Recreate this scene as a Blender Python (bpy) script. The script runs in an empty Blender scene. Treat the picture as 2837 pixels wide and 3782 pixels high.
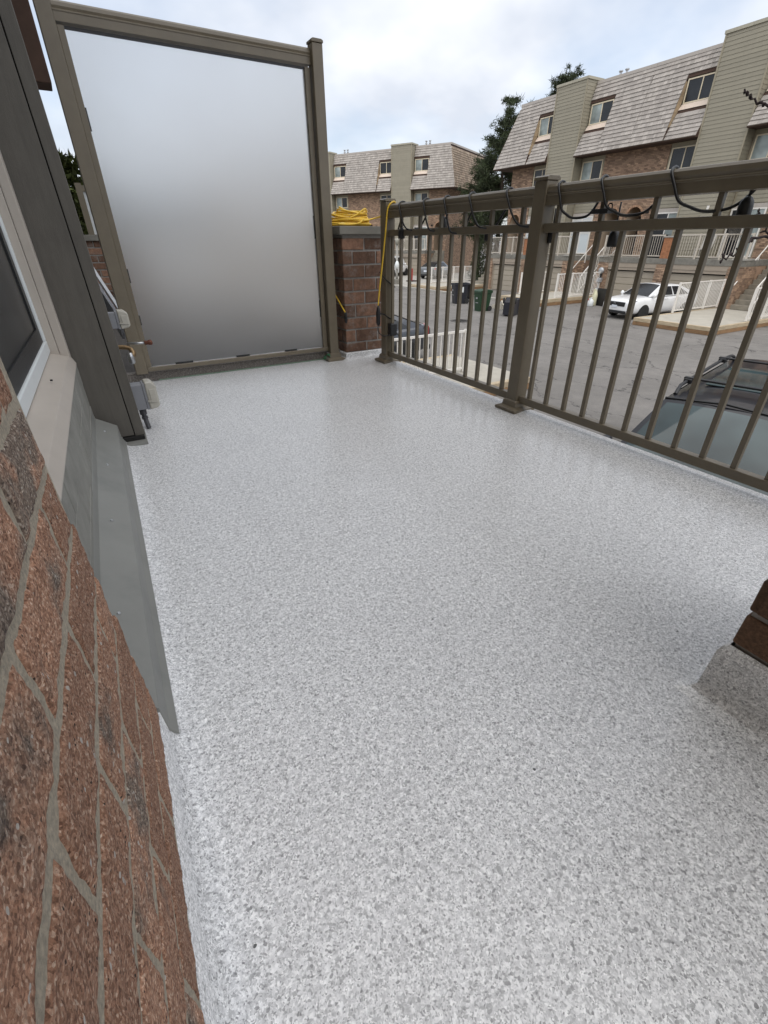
import bpy, bmesh, math, random
from mathutils import Vector, Matrix
random.seed(7)
R = math.radians
scene = bpy.context.scene
COL = scene.collection

# ------------------------------------------------------------------ camera
cam = bpy.data.cameras.new('camera')
cam.sensor_fit = 'HORIZONTAL'; cam.sensor_width = 36.0
cam.lens = 36.0 * 1684.0 / 2837.0
cam.clip_start = 0.01; cam.clip_end = 2000
camo = bpy.data.objects.new('camera', cam); COL.objects.link(camo)
TH, YAW, ROLL = R(30.684), R(30.236), R(-0.329)
fw = Vector((math.sin(YAW) * math.cos(TH), math.cos(YAW) * math.cos(TH), -math.sin(TH)))
rt = Vector((math.cos(YAW), -math.sin(YAW), 0)); up = rt.cross(fw)
r2 = rt * math.cos(ROLL) + up * math.sin(ROLL); u2 = up * math.cos(ROLL) - rt * math.sin(ROLL)
m = Matrix((r2, u2, -fw)).transposed().to_4x4(); m.translation = (0, 0, 0.84)
camo.matrix_world = m
scene.camera = camo

# ------------------------------------------------------------------ world and sun
SUN_EL, SUN_AZ = R(62), R(206)          # azimuth clockwise from +Y
world = bpy.data.worlds.new('World'); scene.world = world; world.use_nodes = True
wn = world.node_tree; wn.nodes.clear()
def wnode(t, **k):
    n = wn.nodes.new(t)
    for a, b in k.items(): setattr(n, a, b)
    return n
sky = wnode('ShaderNodeTexSky', sky_type='NISHITA', sun_disc=False)
sky.sun_elevation = SUN_EL; sky.sun_rotation = SUN_AZ; sky.air_density = 1.0; sky.dust_density = 2.0
tc = wnode('ShaderNodeTexCoord')
sep = wnode('ShaderNodeSeparateXYZ'); wn.links.new(tc.outputs['Generated'], sep.inputs[0])
mx = wnode('ShaderNodeMath', operation='MAXIMUM'); wn.links.new(sep.outputs['Z'], mx.inputs[0]); mx.inputs[1].default_value = 0.0
ad = wnode('ShaderNodeMath', operation='ADD'); wn.links.new(mx.outputs[0], ad.inputs[0]); ad.inputs[1].default_value = 0.35
dv = wnode('ShaderNodeVectorMath', operation='DIVIDE'); wn.links.new(tc.outputs['Generated'], dv.inputs[0])
cb = wnode('ShaderNodeCombineXYZ')
for i in range(3): wn.links.new(ad.outputs[0], cb.inputs[i])
wn.links.new(cb.outputs[0], dv.inputs[1])
def wnoise(scale, detail, rough, off):
    mp = wnode('ShaderNodeMapping'); mp.inputs['Location'].default_value = off
    wn.links.new(dv.outputs[0], mp.inputs[0])
    n = wnode('ShaderNodeTexNoise'); n.inputs['Scale'].default_value = scale; n.inputs['Detail'].default_value = detail
    n.inputs['Roughness'].default_value = rough; wn.links.new(mp.outputs[0], n.inputs['Vector']); return n
n1 = wnoise(1.5, 5, .5, (3.1, 1.7, 0)); n2 = wnoise(2.6, 4, .5, (9.4, 5.2, 2))
cr1 = wnode('ShaderNodeValToRGB'); cr1.color_ramp.elements[0].position = .36; cr1.color_ramp.elements[1].position = .58
cr1.color_ramp.elements[0].color = (.42,) * 3 + (1,); cr1.color_ramp.elements[1].color = (1, 1, 1, 1)
wn.links.new(n1.outputs['Fac'], cr1.inputs[0])
cr2 = wnode('ShaderNodeValToRGB')
cr2.color_ramp.elements[0].position = .36; cr2.color_ramp.elements[0].color = (4.05, 4.35, 4.9, 1)
cr2.color_ramp.elements[1].position = .62; cr2.color_ramp.elements[1].color = (5.5, 5.65, 5.95, 1)
wn.links.new(n2.outputs['Fac'], cr2.inputs[0])
mixc = wnode('ShaderNodeMixRGB'); wn.links.new(cr1.outputs[0], mixc.inputs[0])
wn.links.new(sky.outputs[0], mixc.inputs[1]); wn.links.new(cr2.outputs[0], mixc.inputs[2])
bg = wnode('ShaderNodeBackground'); bg.inputs['Strength'].default_value = 0.1
wn.links.new(mixc.outputs[0], bg.inputs['Color'])
wo = wnode('ShaderNodeOutputWorld'); wn.links.new(bg.outputs[0], wo.inputs[0])

sun = bpy.data.lights.new('sun', 'SUN'); sun.energy = 1.5; sun.angle = R(100); sun.color = (1, .96, .9)
suno = bpy.data.objects.new('sun', sun); COL.objects.link(suno)
sdir = Vector((math.sin(SUN_AZ) * math.cos(SUN_EL), math.cos(SUN_AZ) * math.cos(SUN_EL), math.sin(SUN_EL)))
suno.rotation_euler = sdir.to_track_quat('Z', 'Y').to_euler(); suno.location = sdir * 50

vs = scene.view_settings
vs.view_transform = 'Standard'; vs.look = 'None'; vs.exposure = 0.92; vs.gamma = 1; vs.use_curve_mapping = False

# ------------------------------------------------------------------ materials
MATS = {}
def nt(name):
    mt = bpy.data.materials.new(name); mt.use_nodes = True; t = mt.node_tree
    return mt, t, t.nodes['Principled BSDF']
def node(t, typ, **k):
    n = t.nodes.new(typ)
    for a, b in k.items(): setattr(n, a, b)
    return n
def val(t, op, a, b=None):
    n = node(t, 'ShaderNodeMath', operation=op)
    for i, v in enumerate((a, b)):
        if v is None: continue
        if isinstance(v, (int, float)): n.inputs[i].default_value = v
        else: t.links.new(v, n.inputs[i])
    return n.outputs[0]
def noise(t, scale, detail=4, rough=.6, vec=None, stretch=None):
    n = node(t, 'ShaderNodeTexNoise'); n.inputs['Scale'].default_value = scale
    n.inputs['Detail'].default_value = detail; n.inputs['Roughness'].default_value = rough
    if vec is None: vec = node(t, 'ShaderNodeTexCoord').outputs['Object']
    if stretch:
        mp = node(t, 'ShaderNodeMapping'); mp.inputs['Scale'].default_value = stretch
        t.links.new(vec, mp.inputs[0]); vec = mp.outputs[0]
    t.links.new(vec, n.inputs['Vector']); return n
def ramp(t, fac, stops):
    r = node(t, 'ShaderNodeValToRGB'); cr = r.color_ramp
    while len(cr.elements) < len(stops): cr.elements.new(.5)
    for e, (p, c) in zip(cr.elements, stops):
        e.position = p; e.color = tuple(c) + (1,) if len(c) == 3 else c
    t.links.new(fac, r.inputs[0]); return r.outputs[0]
def mixrgb(t, fac, a, b, typ='MIX'):
    n = node(t, 'ShaderNodeMixRGB', blend_type=typ)
    for i, v in enumerate((fac, a, b)):
        if isinstance(v, (int, float)): n.inputs[i].default_value = v
        elif isinstance(v, tuple): n.inputs[i].default_value = v + (1,) if len(v) == 3 else v
        else: t.links.new(v, n.inputs[i])
    return n.outputs[0]
def bump(t, bs, h, strength, dist=.01):
    b = node(t, 'ShaderNodeBump'); b.inputs['Strength'].default_value = strength; b.inputs['Distance'].default_value = dist
    t.links.new(h, b.inputs['Height']); t.links.new(b.outputs[0], bs.inputs['Normal'])
def piece_random(t):
    g = node(t, 'ShaderNodeNewGeometry'); o = node(t, 'ShaderNodeObjectInfo')
    return val(t, 'FRACT', val(t, 'ADD', g.outputs['Random Per Island'], o.outputs['Random']))
def mat(name, col, rough=.55, metal=0., var=.15, scale=15, bmp=0., bscale=None, piece=0., stretch=None, spec=.5, col2=None, dirt=None):
    if name in MATS: return MATS[name]
    mt, t, bs = nt(name)
    n = noise(t, scale, 5, .65, stretch=stretch)
    lo = tuple(max(0, c * (1 - var)) for c in col); hi = tuple(min(1, c * (1 + var)) for c in col)
    c = ramp(t, n.outputs['Fac'], [(.3, lo), (.7, hi)])
    if piece or col2:
        r = piece_random(t)
        if col2: c = mixrgb(t, r, c, tuple(col2))
        if piece:
            h = node(t, 'ShaderNodeTexWhiteNoise', noise_dimensions='1D'); t.links.new(r, h.inputs['W'])
            f = val(t, 'ADD', val(t, 'MULTIPLY', h.outputs['Value'], 2 * piece), 1 - piece)
            mm = node(t, 'ShaderNodeVectorMath', operation='SCALE'); t.links.new(c, mm.inputs[0]); t.links.new(f, mm.inputs['Scale']); c = mm.outputs[0]
    if dirt:
        n3 = noise(t, dirt[0], 6, .7)
        c = mixrgb(t, ramp(t, n3.outputs['Fac'], [(.52, (0, 0, 0)), (.72, (dirt[2],) * 3)]), c, tuple(dirt[1]))
    t.links.new(c, bs.inputs['Base Color'])
    bs.inputs['Roughness'].default_value = rough; bs.inputs['Metallic'].default_value = metal
    bs.inputs['Specular IOR Level'].default_value = spec
    if bmp:
        n2 = noise(t, bscale or scale * 4, 6, .7, stretch=stretch); bump(t, bs, n2.outputs['Fac'], bmp)
    MATS[name] = mt; return mt

def flake_mat():
    mt, t, bs = nt('flake_floor')
    co = node(t, 'ShaderNodeTexCoord').outputs['Object']
    wob = noise(t, 60, 2, .5, co)
    wv = node(t, 'ShaderNodeVectorMath', operation='SCALE'); t.links.new(wob.outputs['Color'], wv.inputs[0]); wv.inputs['Scale'].default_value = .008
    av = node(t, 'ShaderNodeVectorMath', operation='ADD'); t.links.new(co, av.inputs[0]); t.links.new(wv.outputs[0], av.inputs[1])
    def vor(scale, feat='F1'):
        v = node(t, 'ShaderNodeTexVoronoi', feature=feat); v.inputs['Scale'].default_value = scale
        v.inputs['Randomness'].default_value = 1; t.links.new(av.outputs[0], v.inputs['Vector']); return v
    v1, v2 = vor(500), vor(280)
    s1 = node(t, 'ShaderNodeSeparateColor'); t.links.new(v1.outputs['Color'], s1.inputs[0])
    s2 = node(t, 'ShaderNodeSeparateColor'); t.links.new(v2.outputs['Color'], s2.inputs[0])
    pal = [(0, (.28, .28, .282)), (.08, (.42, .42, .422)), (.25, (.60, .60, .603)), (.5, (.74, .74, .742)), (.72, (.86, .86, .86)), (1, (.96, .96, .955))]
    c1 = ramp(t, s1.outputs[0], pal); c2 = ramp(t, s2.outputs[0], pal)
    c = mixrgb(t, val(t, 'GREATER_THAN', s2.outputs[1], .55), c1, c2)
    ns = noise(t, 2.2, 4, .6, co)                                   # slight uneven broadcast
    c = mixrgb(t, .16, c, ramp(t, ns.outputs['Fac'], [(.3, (.45, .45, .46)), (.7, (.9, .9, .9))]), 'MULTIPLY')
    cl = noise(t, 95, 4, .75, co)                                   # flakes lie in small clumps
    c = mixrgb(t, 1, c, ramp(t, cl.outputs['Fac'], [(.34, (.70, .70, .703)), (.50, (1.0, 1.0, 1.0)), (.66, (1.22, 1.22, 1.215))]), 'MULTIPLY')
    sp = vor(60); s3 = node(t, 'ShaderNodeSeparateColor'); t.links.new(sp.outputs['Color'], s3.inputs[0])
    c = mixrgb(t, val(t, 'MULTIPLY', val(t, 'GREATER_THAN', s3.outputs[0], .996), val(t, 'LESS_THAN', sp.outputs['Distance'], .16)), c, (.06, .06, .06))
    t.links.new(c, bs.inputs['Base Color'])
    bs.inputs['Roughness'].default_value = .42; bs.inputs['Specular IOR Level'].default_value = .5
    bs.inputs['Coat Weight'].default_value = .6; bs.inputs['Coat Roughness'].default_value = .24
    hh = val(t, 'ADD', s1.outputs[1], val(t, 'MULTIPLY', s2.outputs[2], .8))
    bump(t, bs, hh, .8, .0016)
    MATS['flake'] = mt; return mt

def near_brick_mat():
    mt, t, bs = nt('rough_near_brick')
    co = node(t, 'ShaderNodeTexCoord').outputs['Object']
    oi = node(t, 'ShaderNodeObjectInfo').outputs['Random']
    ofs = node(t, 'ShaderNodeVectorMath', operation='ADD'); t.links.new(co, ofs.inputs[0])
    cx = node(t, 'ShaderNodeCombineXYZ'); t.links.new(val(t, 'MULTIPLY', oi, 37.), cx.inputs[0]); t.links.new(cx.outputs[0], ofs.inputs[1])
    v = ofs.outputs[0]
    big = noise(t, 9, 4, .6, v); mid = noise(t, 60, 5, .7, v); fine = noise(t, 260, 5, .75, v)
    def grains(scale):
        vo = node(t, 'ShaderNodeTexVoronoi'); vo.inputs['Scale'].default_value = scale; t.links.new(v, vo.inputs['Vector'])
        sp = node(t, 'ShaderNodeSeparateColor'); t.links.new(vo.outputs['Color'], sp.inputs[0]); return sp
    g1, g2 = grains(520), grains(300)
    gr = val(t, 'ADD', val(t, 'MULTIPLY', g1.outputs[0], .5), val(t, 'ADD', val(t, 'MULTIPLY', g2.outputs[0], .3), val(t, 'MULTIPLY', mid.outputs['Fac'], .3)))
    red = ramp(t, gr, [(.15, (.115, .054, .033)), (.45, (.30, .155, .095)), (.70, (.43, .245, .16)), (.88, (.60, .43, .32)), (1, (.68, .54, .43))])
    gry = ramp(t, gr, [(.15, (.04, .03, .026)), (.45, (.135, .098, .075)), (.70, (.23, .18, .14)), (.88, (.38, .33, .28)), (1, (.6, .54, .46))])
    k = ramp(t, val(t, 'ADD', big.outputs['Fac'], val(t, 'MULTIPLY', val(t, 'SUBTRACT', oi, .5), .30)), [(.54, (0, 0, 0)), (.66, (1, 1, 1))])
    c = mixrgb(t, k, red, gry)
    tone = node(t, 'ShaderNodeVectorMath', operation='SCALE'); t.links.new(c, tone.inputs[0]); t.links.new(val(t, 'ADD', val(t, 'MULTIPLY', oi, .5), .92), tone.inputs['Scale']); c = tone.outputs[0]
    c = mixrgb(t, 1, c, ramp(t, fine.outputs['Fac'], [(.28, (.6, .58, .57)), (.5, (1, 1, 1)), (.72, (1.35, 1.3, 1.27))]), 'MULTIPLY')
    def specks(scale, thr, col, cc, dist):
        vo = node(t, 'ShaderNodeTexVoronoi'); vo.inputs['Scale'].default_value = scale; t.links.new(v, vo.inputs['Vector'])
        sp = node(t, 'ShaderNodeSeparateColor'); t.links.new(vo.outputs['Color'], sp.inputs[0])
        msk = val(t, 'MULTIPLY', val(t, 'GREATER_THAN', sp.outputs[0], thr), val(t, 'LESS_THAN', vo.outputs['Distance'], dist))
        return mixrgb(t, msk, cc, col), msk
    m1 = val(t, 'MULTIPLY', g1.outputs[0], 1.5)
    c, m2 = specks(120, .93, (.55, .50, .45), c, .30)
    c, m3 = specks(260, .955, (.03, .02, .016), c, .30)
    t.links.new(c, bs.inputs['Base Color']); bs.inputs['Roughness'].default_value = .85; bs.inputs['Specular IOR Level'].default_value = .3
    h = val(t, 'ADD', val(t, 'ADD', val(t, 'MULTIPLY', fine.outputs['Fac'], .9), mid.outputs['Fac']), val(t, 'SUBTRACT', val(t, 'MULTIPLY', val(t, 'ADD', m1, m2), .12), val(t, 'MULTIPLY', m3, .5)))
    bump(t, bs, h, 1.0, .005)
    MATS['near_brick'] = mt; return mt

def asphalt_mat():
    mt, t, bs = nt('asphalt')
    co = node(t, 'ShaderNodeTexCoord').outputs['Object']
    a = noise(t, .35, 5, .6, co); b = noise(t, 40, 4, .7, co); d = noise(t, 3, 5, .65, co)
    c = ramp(t, a.outputs['Fac'], [(.32, (.155, .146, .136)), (.5, (.182, .172, .160)), (.7, (.215, .203, .19))])
    c = mixrgb(t, .5, c, ramp(t, b.outputs['Fac'], [(.3, (.55, .55, .55)), (.7, (1.3, 1.3, 1.3))]), 'MULTIPLY')
    c = mixrgb(t, .5, c, ramp(t, d.outputs['Fac'], [(.3, (.7, .7, .7)), (.7, (1.2, 1.18, 1.15))]), 'MULTIPLY')
    w = noise(t, 1.1, 4, .6, co)
    wv = node(t, 'ShaderNodeVectorMath', operation='SCALE'); t.links.new(w.outputs['Color'], wv.inputs[0]); wv.inputs['Scale'].default_value = 1.6
    av = node(t, 'ShaderNodeVectorMath', operation='ADD'); t.links.new(co, av.inputs[0]); t.links.new(wv.outputs[0], av.inputs[1])
    mp = node(t, 'ShaderNodeMapping'); mp.inputs['Scale'].default_value = (.75, .3, .3); t.links.new(av.outputs[0], mp.inputs[0])
    v = node(t, 'ShaderNodeTexVoronoi', feature='DISTANCE_TO_EDGE'); v.inputs['Scale'].default_value = .8; t.links.new(mp.outputs[0], v.inputs['Vector'])
    ck = ramp(t, v.outputs['Distance'], [(.0035, (.9, .9, .9)), (.012, (0, 0, 0))])
    msk = noise(t, .5, 3, .5, co)
    ck = mixrgb(t, 1, ck, ramp(t, msk.outputs['Fac'], [(.36, (0, 0, 0)), (.48, (1, 1, 1))]), 'MULTIPLY')
    c = mixrgb(t, ck, c, (.06, .056, .053))
    t.links.new(c, bs.inputs['Base Color']); bs.inputs['Roughness'].default_value = .9
    bump(t, bs, b.outputs['Fac'], .5, .01); MATS['asphalt'] = mt; return mt

def frosted_mat():
    mt, t, bs = nt('frosted_glass')
    bs.inputs['Base Color'].default_value = (.87, .875, .87, 1); bs.inputs['Transmission Weight'].default_value = 1
    n = noise(t, 2.5, 5, .7); t.links.new(ramp(t, n.outputs['Fac'], [(.3, (.40,) * 3), (.7, (.46,) * 3)]), bs.inputs['Roughness']); bs.inputs['IOR'].default_value = 1.45
    MATS['frosted'] = mt; return mt
def glass_mat(name, col, rough=.04):
    mt, t, bs = nt(name)
    n = noise(t, 1.3, 2, .5); c = ramp(t, n.outputs['Fac'], [(.35, tuple(x * .6 for x in col)), (.65, tuple(min(1, x * 1.4) for x in col))])
    t.links.new(c, bs.inputs['Base Color']); bs.inputs['Roughness'].default_value = rough; bs.inputs['IOR'].default_value = 1.5
    bs.inputs['Specular IOR Level'].default_value = .5
    MATS[name] = mt; return mt
def clear_mat(name, col, rough=.06):
    mt, t, bs = nt(name); bs.inputs['Base Color'].default_value = col + (1,)
    bs.inputs['Transmission Weight'].default_value = 1; bs.inputs['Roughness'].default_value = rough; MATS[name] = mt; return mt
def paint_mat(name, col, rough=.3, coat=1., flake=0.):
    mt, t, bs = nt(name); n = noise(t, 3, 3, .5)
    c = ramp(t, n.outputs['Fac'], [(.3, tuple(x * .93 for x in col)), (.7, tuple(min(1, x * 1.05) for x in col))])
    t.links.new(c, bs.inputs['Base Color']); bs.inputs['Roughness'].default_value = rough; bs.inputs['Metallic'].default_value = flake
    bs.inputs['Coat Weight'].default_value = coat; bs.inputs['Coat Roughness'].default_value = .04; MATS[name] = mt; return mt

FLAKE = flake_mat(); NBRICK = near_brick_mat(); ASPH = asphalt_mat(); FROST = frosted_mat()
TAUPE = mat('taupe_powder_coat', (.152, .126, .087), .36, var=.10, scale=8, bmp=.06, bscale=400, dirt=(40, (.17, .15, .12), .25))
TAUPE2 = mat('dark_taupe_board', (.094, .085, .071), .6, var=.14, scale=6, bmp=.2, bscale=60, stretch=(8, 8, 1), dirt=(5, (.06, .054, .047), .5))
NMORTAR = mat('near_mortar', (.60, .52, .40), .95, var=.30, scale=260, bmp=1.0, bscale=350)
PBRICK = mat('pier_brick', (.19, .105, .068), .9, var=.4, scale=25, bmp=.6, bscale=130, piece=.45, dirt=(11, (.30, .27, .245), .7))
PMORTAR = mat('pier_mortar', (.27, .255, .235), .95, var=.15, scale=40, bmp=.4, bscale=150)
HBRICK = mat('house_brick', (.37, .25, .168), .9, var=.2, scale=3, piece=.34, col2=(.25, .165, .115))
HMORTAR = mat('house_mortar', (.38, .30, .22), .95, var=.1, scale=6)
SHINGLE = mat('cedar_shingle', (.385, .352, .318), .9, var=.22, scale=7, stretch=(4, 1, 1), piece=.15, col2=(.32, .29, .262), dirt=(1.4, (.22, .19, .165), .25))
SHINGLE2 = mat('tan_cedar_shingle', (.33, .265, .20), .9, var=.2, scale=7, stretch=(4, 1, 1), piece=.25, col2=(.24, .18, .13), dirt=(1.2, (.11, .085, .06), .7))
SIDING = mat('sage_siding', (.275, .25, .19), .6, var=.06, scale=3, piece=.05, dirt=(.8, (.22, .20, .145), .5))
SIDING2 = mat('taupe_trim', (.30, .265, .19), .6, var=.08, scale=4)
CREAM = mat('cream_window_frame', (.70, .61, .45), .5, var=.06)
PINK = mat('weathered_sill', (.64, .53, .44), .6, var=.1)
FASCIA = mat('roof_edge_metal', (.42, .38, .34), .5, var=.1)
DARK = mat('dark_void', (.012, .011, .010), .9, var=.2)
SOFFIT = mat('dark_soffit', (.055, .030, .020), .9, var=.2)
CONC = mat('concrete', (.36, .345, .31), .9, var=.16, scale=3, bmp=.3, bscale=80, dirt=(1.5, (.24, .225, .195), .5))
CONC2 = mat('aged_concrete', (.20, .19, .165), .95, var=.25, scale=4, bmp=.3, bscale=60, dirt=(2.5, (.10, .095, .08), .6))
STEPM = mat('step_concrete', (.25, .225, .18), .9, var=.2, scale=4, bmp=.3, bscale=60)
GARAGE = mat('garage_panel', (.36, .315, .25), .55, var=.05, scale=2)
HEADER = mat('header_board', (.34, .285, .225), .6, var=.08, scale=3)
WHITE = mat('white_railing_paint', (.74, .71, .66), .5, var=.05, scale=10)
OFFW = mat('offwhite_railing_paint', (.52, .47, .40), .55, var=.08, scale=8)
TIMBER = mat('cedar_timber', (.235, .14, .07), .8, var=.3, scale=3, stretch=(1, 1, 6), bmp=.3, bscale=30, piece=.18)
TIMBER2 = mat('pale_timber', (.42, .34, .23), .8, var=.2, scale=4, stretch=(1, 1, 5), bmp=.2, bscale=30, piece=.1)
PANE = glass_mat('window_pane', (.016, .018, .021), .25); PANEL = glass_mat('curtained_pane', (.26, .30, .29), .12)
BLIND = mat('white_blind', (.58, .63, .65), .5, var=.05)
BLACK = mat('black_plastic', (.012, .012, .013), .45, var=.2, bmp=.1, bscale=60)
CABLE = mat('black_rubber_cable', (.010, .010, .011), .38, var=.1)
YELLOW = mat('yellow_cord', (.80, .52, .045), .38, var=.12, scale=14)
YELLOW2 = mat('pale_yellow_plug', (.70, .52, .12), .45, var=.1)
METAL = mat('grey_metal', (.42, .43, .44), .35, .9, var=.1)
GALV = mat('galvanised', (.45, .46, .47), .4, .6, var=.15)
GREYBOX = mat('grey_pvc', (.21, .215, .23), .5, var=.05)
BRASS = mat('tarnished_brass', (.22, .15, .08), .4, .7, var=.3, scale=60)
RUST = mat('rusty_handle', (.13, .045, .025), .8, var=.4, scale=120)
CLEARP = mat('cloudy_plastic', (.42, .40, .345), .3, var=.08, scale=30)
SAGE = mat('sage_metal_flashing', (.20, .20, .183), .5, var=.08, scale=4, dirt=(6, (.14, .145, .135), .5))
PANELW = mat('grey_panel_siding', (.225, .22, .195), .75, var=.22, scale=7, bmp=.25, bscale=120, dirt=(9, (.13, .125, .11), .6))
SILL = mat('beige_sill_paint', (.43, .385, .335), .5, var=.06, scale=6)
WFRAME = mat('white_vinyl', (.66, .69, .69), .4, var=.03)
SCREENM = mat('window_screen', (.022, .023, .024), .35, var=.4, scale=5)
NFLOOR = mat('brown_stone_curb', (.17, .15, .132), .8, var=.5, scale=90, bmp=.8, bscale=220, dirt=(120, (.55, .53, .50), .7))
GREEN = mat('green_bin_plastic', (.012, .042, .016), .45, var=.15)
NAVY = mat('black_bin_plastic', (.012, .013, .020), .45, var=.2)
REDP = mat('red_plastic', (.32, .02, .015), .45, var=.15)
TYRE = mat('tyre', (.018, .018, .018), .85, var=.2)
RIM = mat('dark_alloy', (.22, .22, .23), .35, .2, var=.1)
TAPE = mat('green_tape', (.30, .52, .36), .6, var=.1)
NEEDLE = mat('pine_needles', (.040, .054, .022), .8, var=.55, scale=1.2, piece=.5)
HEDGE = mat('cedar_foliage', (.055, .068, .014), .8, var=.5, scale=4, piece=.5)
BARK = mat('bark', (.045, .032, .025), .95, var=.35, scale=20, bmp=.6, bscale=60)
TWIG = mat('twig_bark', (.032, .022, .022), .9, var=.3, scale=80)
BULB = mat('bulb_glass', (.42, .36, .28), .08, var=.1)
BULB.node_tree.nodes['Principled BSDF'].inputs['Alpha'].default_value = .22

# ------------------------------------------------------------------ mesh helpers
class MB:
    def __init__(s): s.v = []; s.f = []
    def quad(s, *p):
        i = len(s.v); s.v += [tuple(q) for q in p]; s.f.append(tuple(range(i, i + len(p)))); return s
    def box(s, x0, x1, y0, y1, z0, z1):
        i = len(s.v)
        s.v += [(x0, y0, z0), (x1, y0, z0), (x1, y1, z0), (x0, y1, z0), (x0, y0, z1), (x1, y0, z1), (x1, y1, z1), (x0, y1, z1)]
        for f in ((3, 2, 1, 0), (4, 5, 6, 7), (0, 1, 5, 4), (1, 2, 6, 5), (2, 3, 7, 6), (3, 0, 4, 7)): s.f.append(tuple(i + k for k in f))
        return s
    def beam(s, a, b, w, h, upv=(0, 0, 1)):
        a, b = Vector(a), Vector(b); d = (b - a).normalized(); u = Vector(upv)
        sd = d.cross(u).normalized(); u = sd.cross(d).normalized(); i = len(s.v)
        for p in (a, b):
            for q, r in ((-1, -1), (1, -1), (1, 1), (-1, 1)): s.v.append(tuple(p + sd * q * w / 2 + u * r * h / 2))
        for f in ((3, 2, 1, 0), (4, 5, 6, 7), (0, 1, 5, 4), (1, 2, 6, 5), (2, 3, 7, 6), (3, 0, 4, 7)): s.f.append(tuple(i + k for k in f))
        return s
    def prism(s, prof, a, b, fn):      # profile points (p,q) extruded from a to b ; fn(p,q,t)->xyz
        i = len(s.v); n = len(prof)
        for t in (a, b): s.v += [tuple(fn(p, q, t)) for p, q in prof]
        for k in range(n): s.f.append((i + k, i + (k + 1) % n, i + n + (k + 1) % n, i + n + k))
        s.f.append(tuple(i + k for k in reversed(range(n)))); s.f.append(tuple(i + n + k for k in range(n))); return s
    def tube(s, pts, r, n=8, cap=True):
        pts = [Vector(p) for p in pts]; rr = r if isinstance(r, (list, tuple)) else [r] * len(pts)
        i0 = len(s.v); ref = None
        for k, p in enumerate(pts):
            d = (pts[min(k + 1, len(pts) - 1)] - pts[max(k - 1, 0)])
            d = d.normalized() if d.length > 1e-9 else Vector((0, 0, 1))
            if ref is None: ref = Vector((0, 0, 1)) if abs(d.z) < .9 else Vector((1, 0, 0))
            a = (ref - d * ref.dot(d))
            a = a.normalized() if a.length > 1e-6 else d.orthogonal().normalized()
            ref = a; b = d.cross(a)
            for j in range(n):
                an = 2 * math.pi * j / n; s.v.append(tuple(p + (a * math.cos(an) + b * math.sin(an)) * rr[k]))
        for k in range(len(pts) - 1):
            for j in range(n):
                s.f.append((i0 + k * n + j, i0 + k * n + (j + 1) % n, i0 + (k + 1) * n + (j + 1) % n, i0 + (k + 1) * n + j))
        if cap:
            s.f.append(tuple(i0 + j for j in reversed(range(n)))); e = i0 + (len(pts) - 1) * n; s.f.append(tuple(e + j for j in range(n)))
        return s
    def lathe(s, prof, c, n=16, axis='Z'):
        i0 = len(s.v)
        for r, h in prof:
            for j in range(n):
                a = 2 * math.pi * j / n; p = (r * math.cos(a), r * math.sin(a), h)
                if axis == 'Y': p = (p[0], p[2], p[1])
                if axis == 'X': p = (p[2], p[0], p[1])
                s.v.append((c[0] + p[0], c[1] + p[1], c[2] + p[2]))
        for k in range(len(prof) - 1):
            for j in range(n): s.f.append((i0 + k * n + j, i0 + k * n + (j + 1) % n, i0 + (k + 1) * n + (j + 1) % n, i0 + (k + 1) * n + j))
        s.f.append(tuple(i0 + j for j in reversed(range(n)))); e = i0 + (len(prof) - 1) * n; s.f.append(tuple(e + j for j in range(n))); return s
    def mesh(s, name, material, smooth=False, off=None):
        me = bpy.data.meshes.new(name)
        v = s.v if off is None else [(x - off[0], y - off[1], z - off[2]) for x, y, z in s.v]
        me.from_pydata(v, [], s.f); me.materials.append(material)
        if smooth: me.polygons.foreach_set('use_smooth', [True] * len(me.polygons))
        me.update(); return me
    def build(s, name, material, parent=None, smooth=False, bevel=0, fixn=False, world=True):
        # world=True: vertices are world coordinates and the parent root is unrotated
        off = None
        if parent is not None and world: off = ORG.get(root_of(parent).name, (0, 0, 0))
        me = s.mesh(name, material, smooth, off)
        if fixn:
            bm = bmesh.new(); bm.from_mesh(me); bmesh.ops.recalc_face_normals(bm, faces=bm.faces); bm.to_mesh(me); bm.free()
        return put(name, me, parent, bevel)
ORG = {}
def root_of(o):
    while o.parent is not None: o = o.parent
    return o
def put(name, me, parent=None, bevel=0, loc=None, rot=None):
    o = bpy.data.objects.new(name, me); COL.objects.link(o)
    if parent is not None: o.parent = parent
    if loc is not None: o.location = loc
    if rot is not None: o.rotation_euler = rot
    if bevel:
        b = o.modifiers.new('bevel', 'BEVEL'); b.width = bevel; b.segments = 2; b.limit_method = 'ANGLE'; b.angle_limit = R(40)
    return o
def tag(o, label=None, cat=None, group=None, kind=None):
    if label: o['label'] = label
    if cat: o['category'] = cat
    if group: o['group'] = group
    if kind: o['kind'] = kind
    return o
def thing(name, label, cat, loc=(0, 0, 0), rz=0, group=None):
    o = bpy.data.objects.new(name, None); COL.objects.link(o); o.location = loc; o.rotation_euler = (0, 0, rz)
    ORG[o.name] = tuple(loc); return tag(o, label, cat, group)
def stuff(o): o['kind'] = 'stuff'; return o
def smooth_path(pts, sub=6):
    P = [Vector(p) for p in pts]; out = []
    for i in range(len(P) - 1):
        p0, p1, p2, p3 = P[max(i - 1, 0)], P[i], P[i + 1], P[min(i + 2, len(P) - 1)]
        for k in range(sub):
            t = k / sub
            out.append(.5 * ((2 * p1) + (p2 - p0) * t + (2 * p0 - 5 * p1 + 4 * p2 - p3) * t * t + (3 * p1 - p0 - 3 * p2 + p3) * t ** 3))
    out.append(P[-1]); return out

GZ = -2.4     # street level
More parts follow.
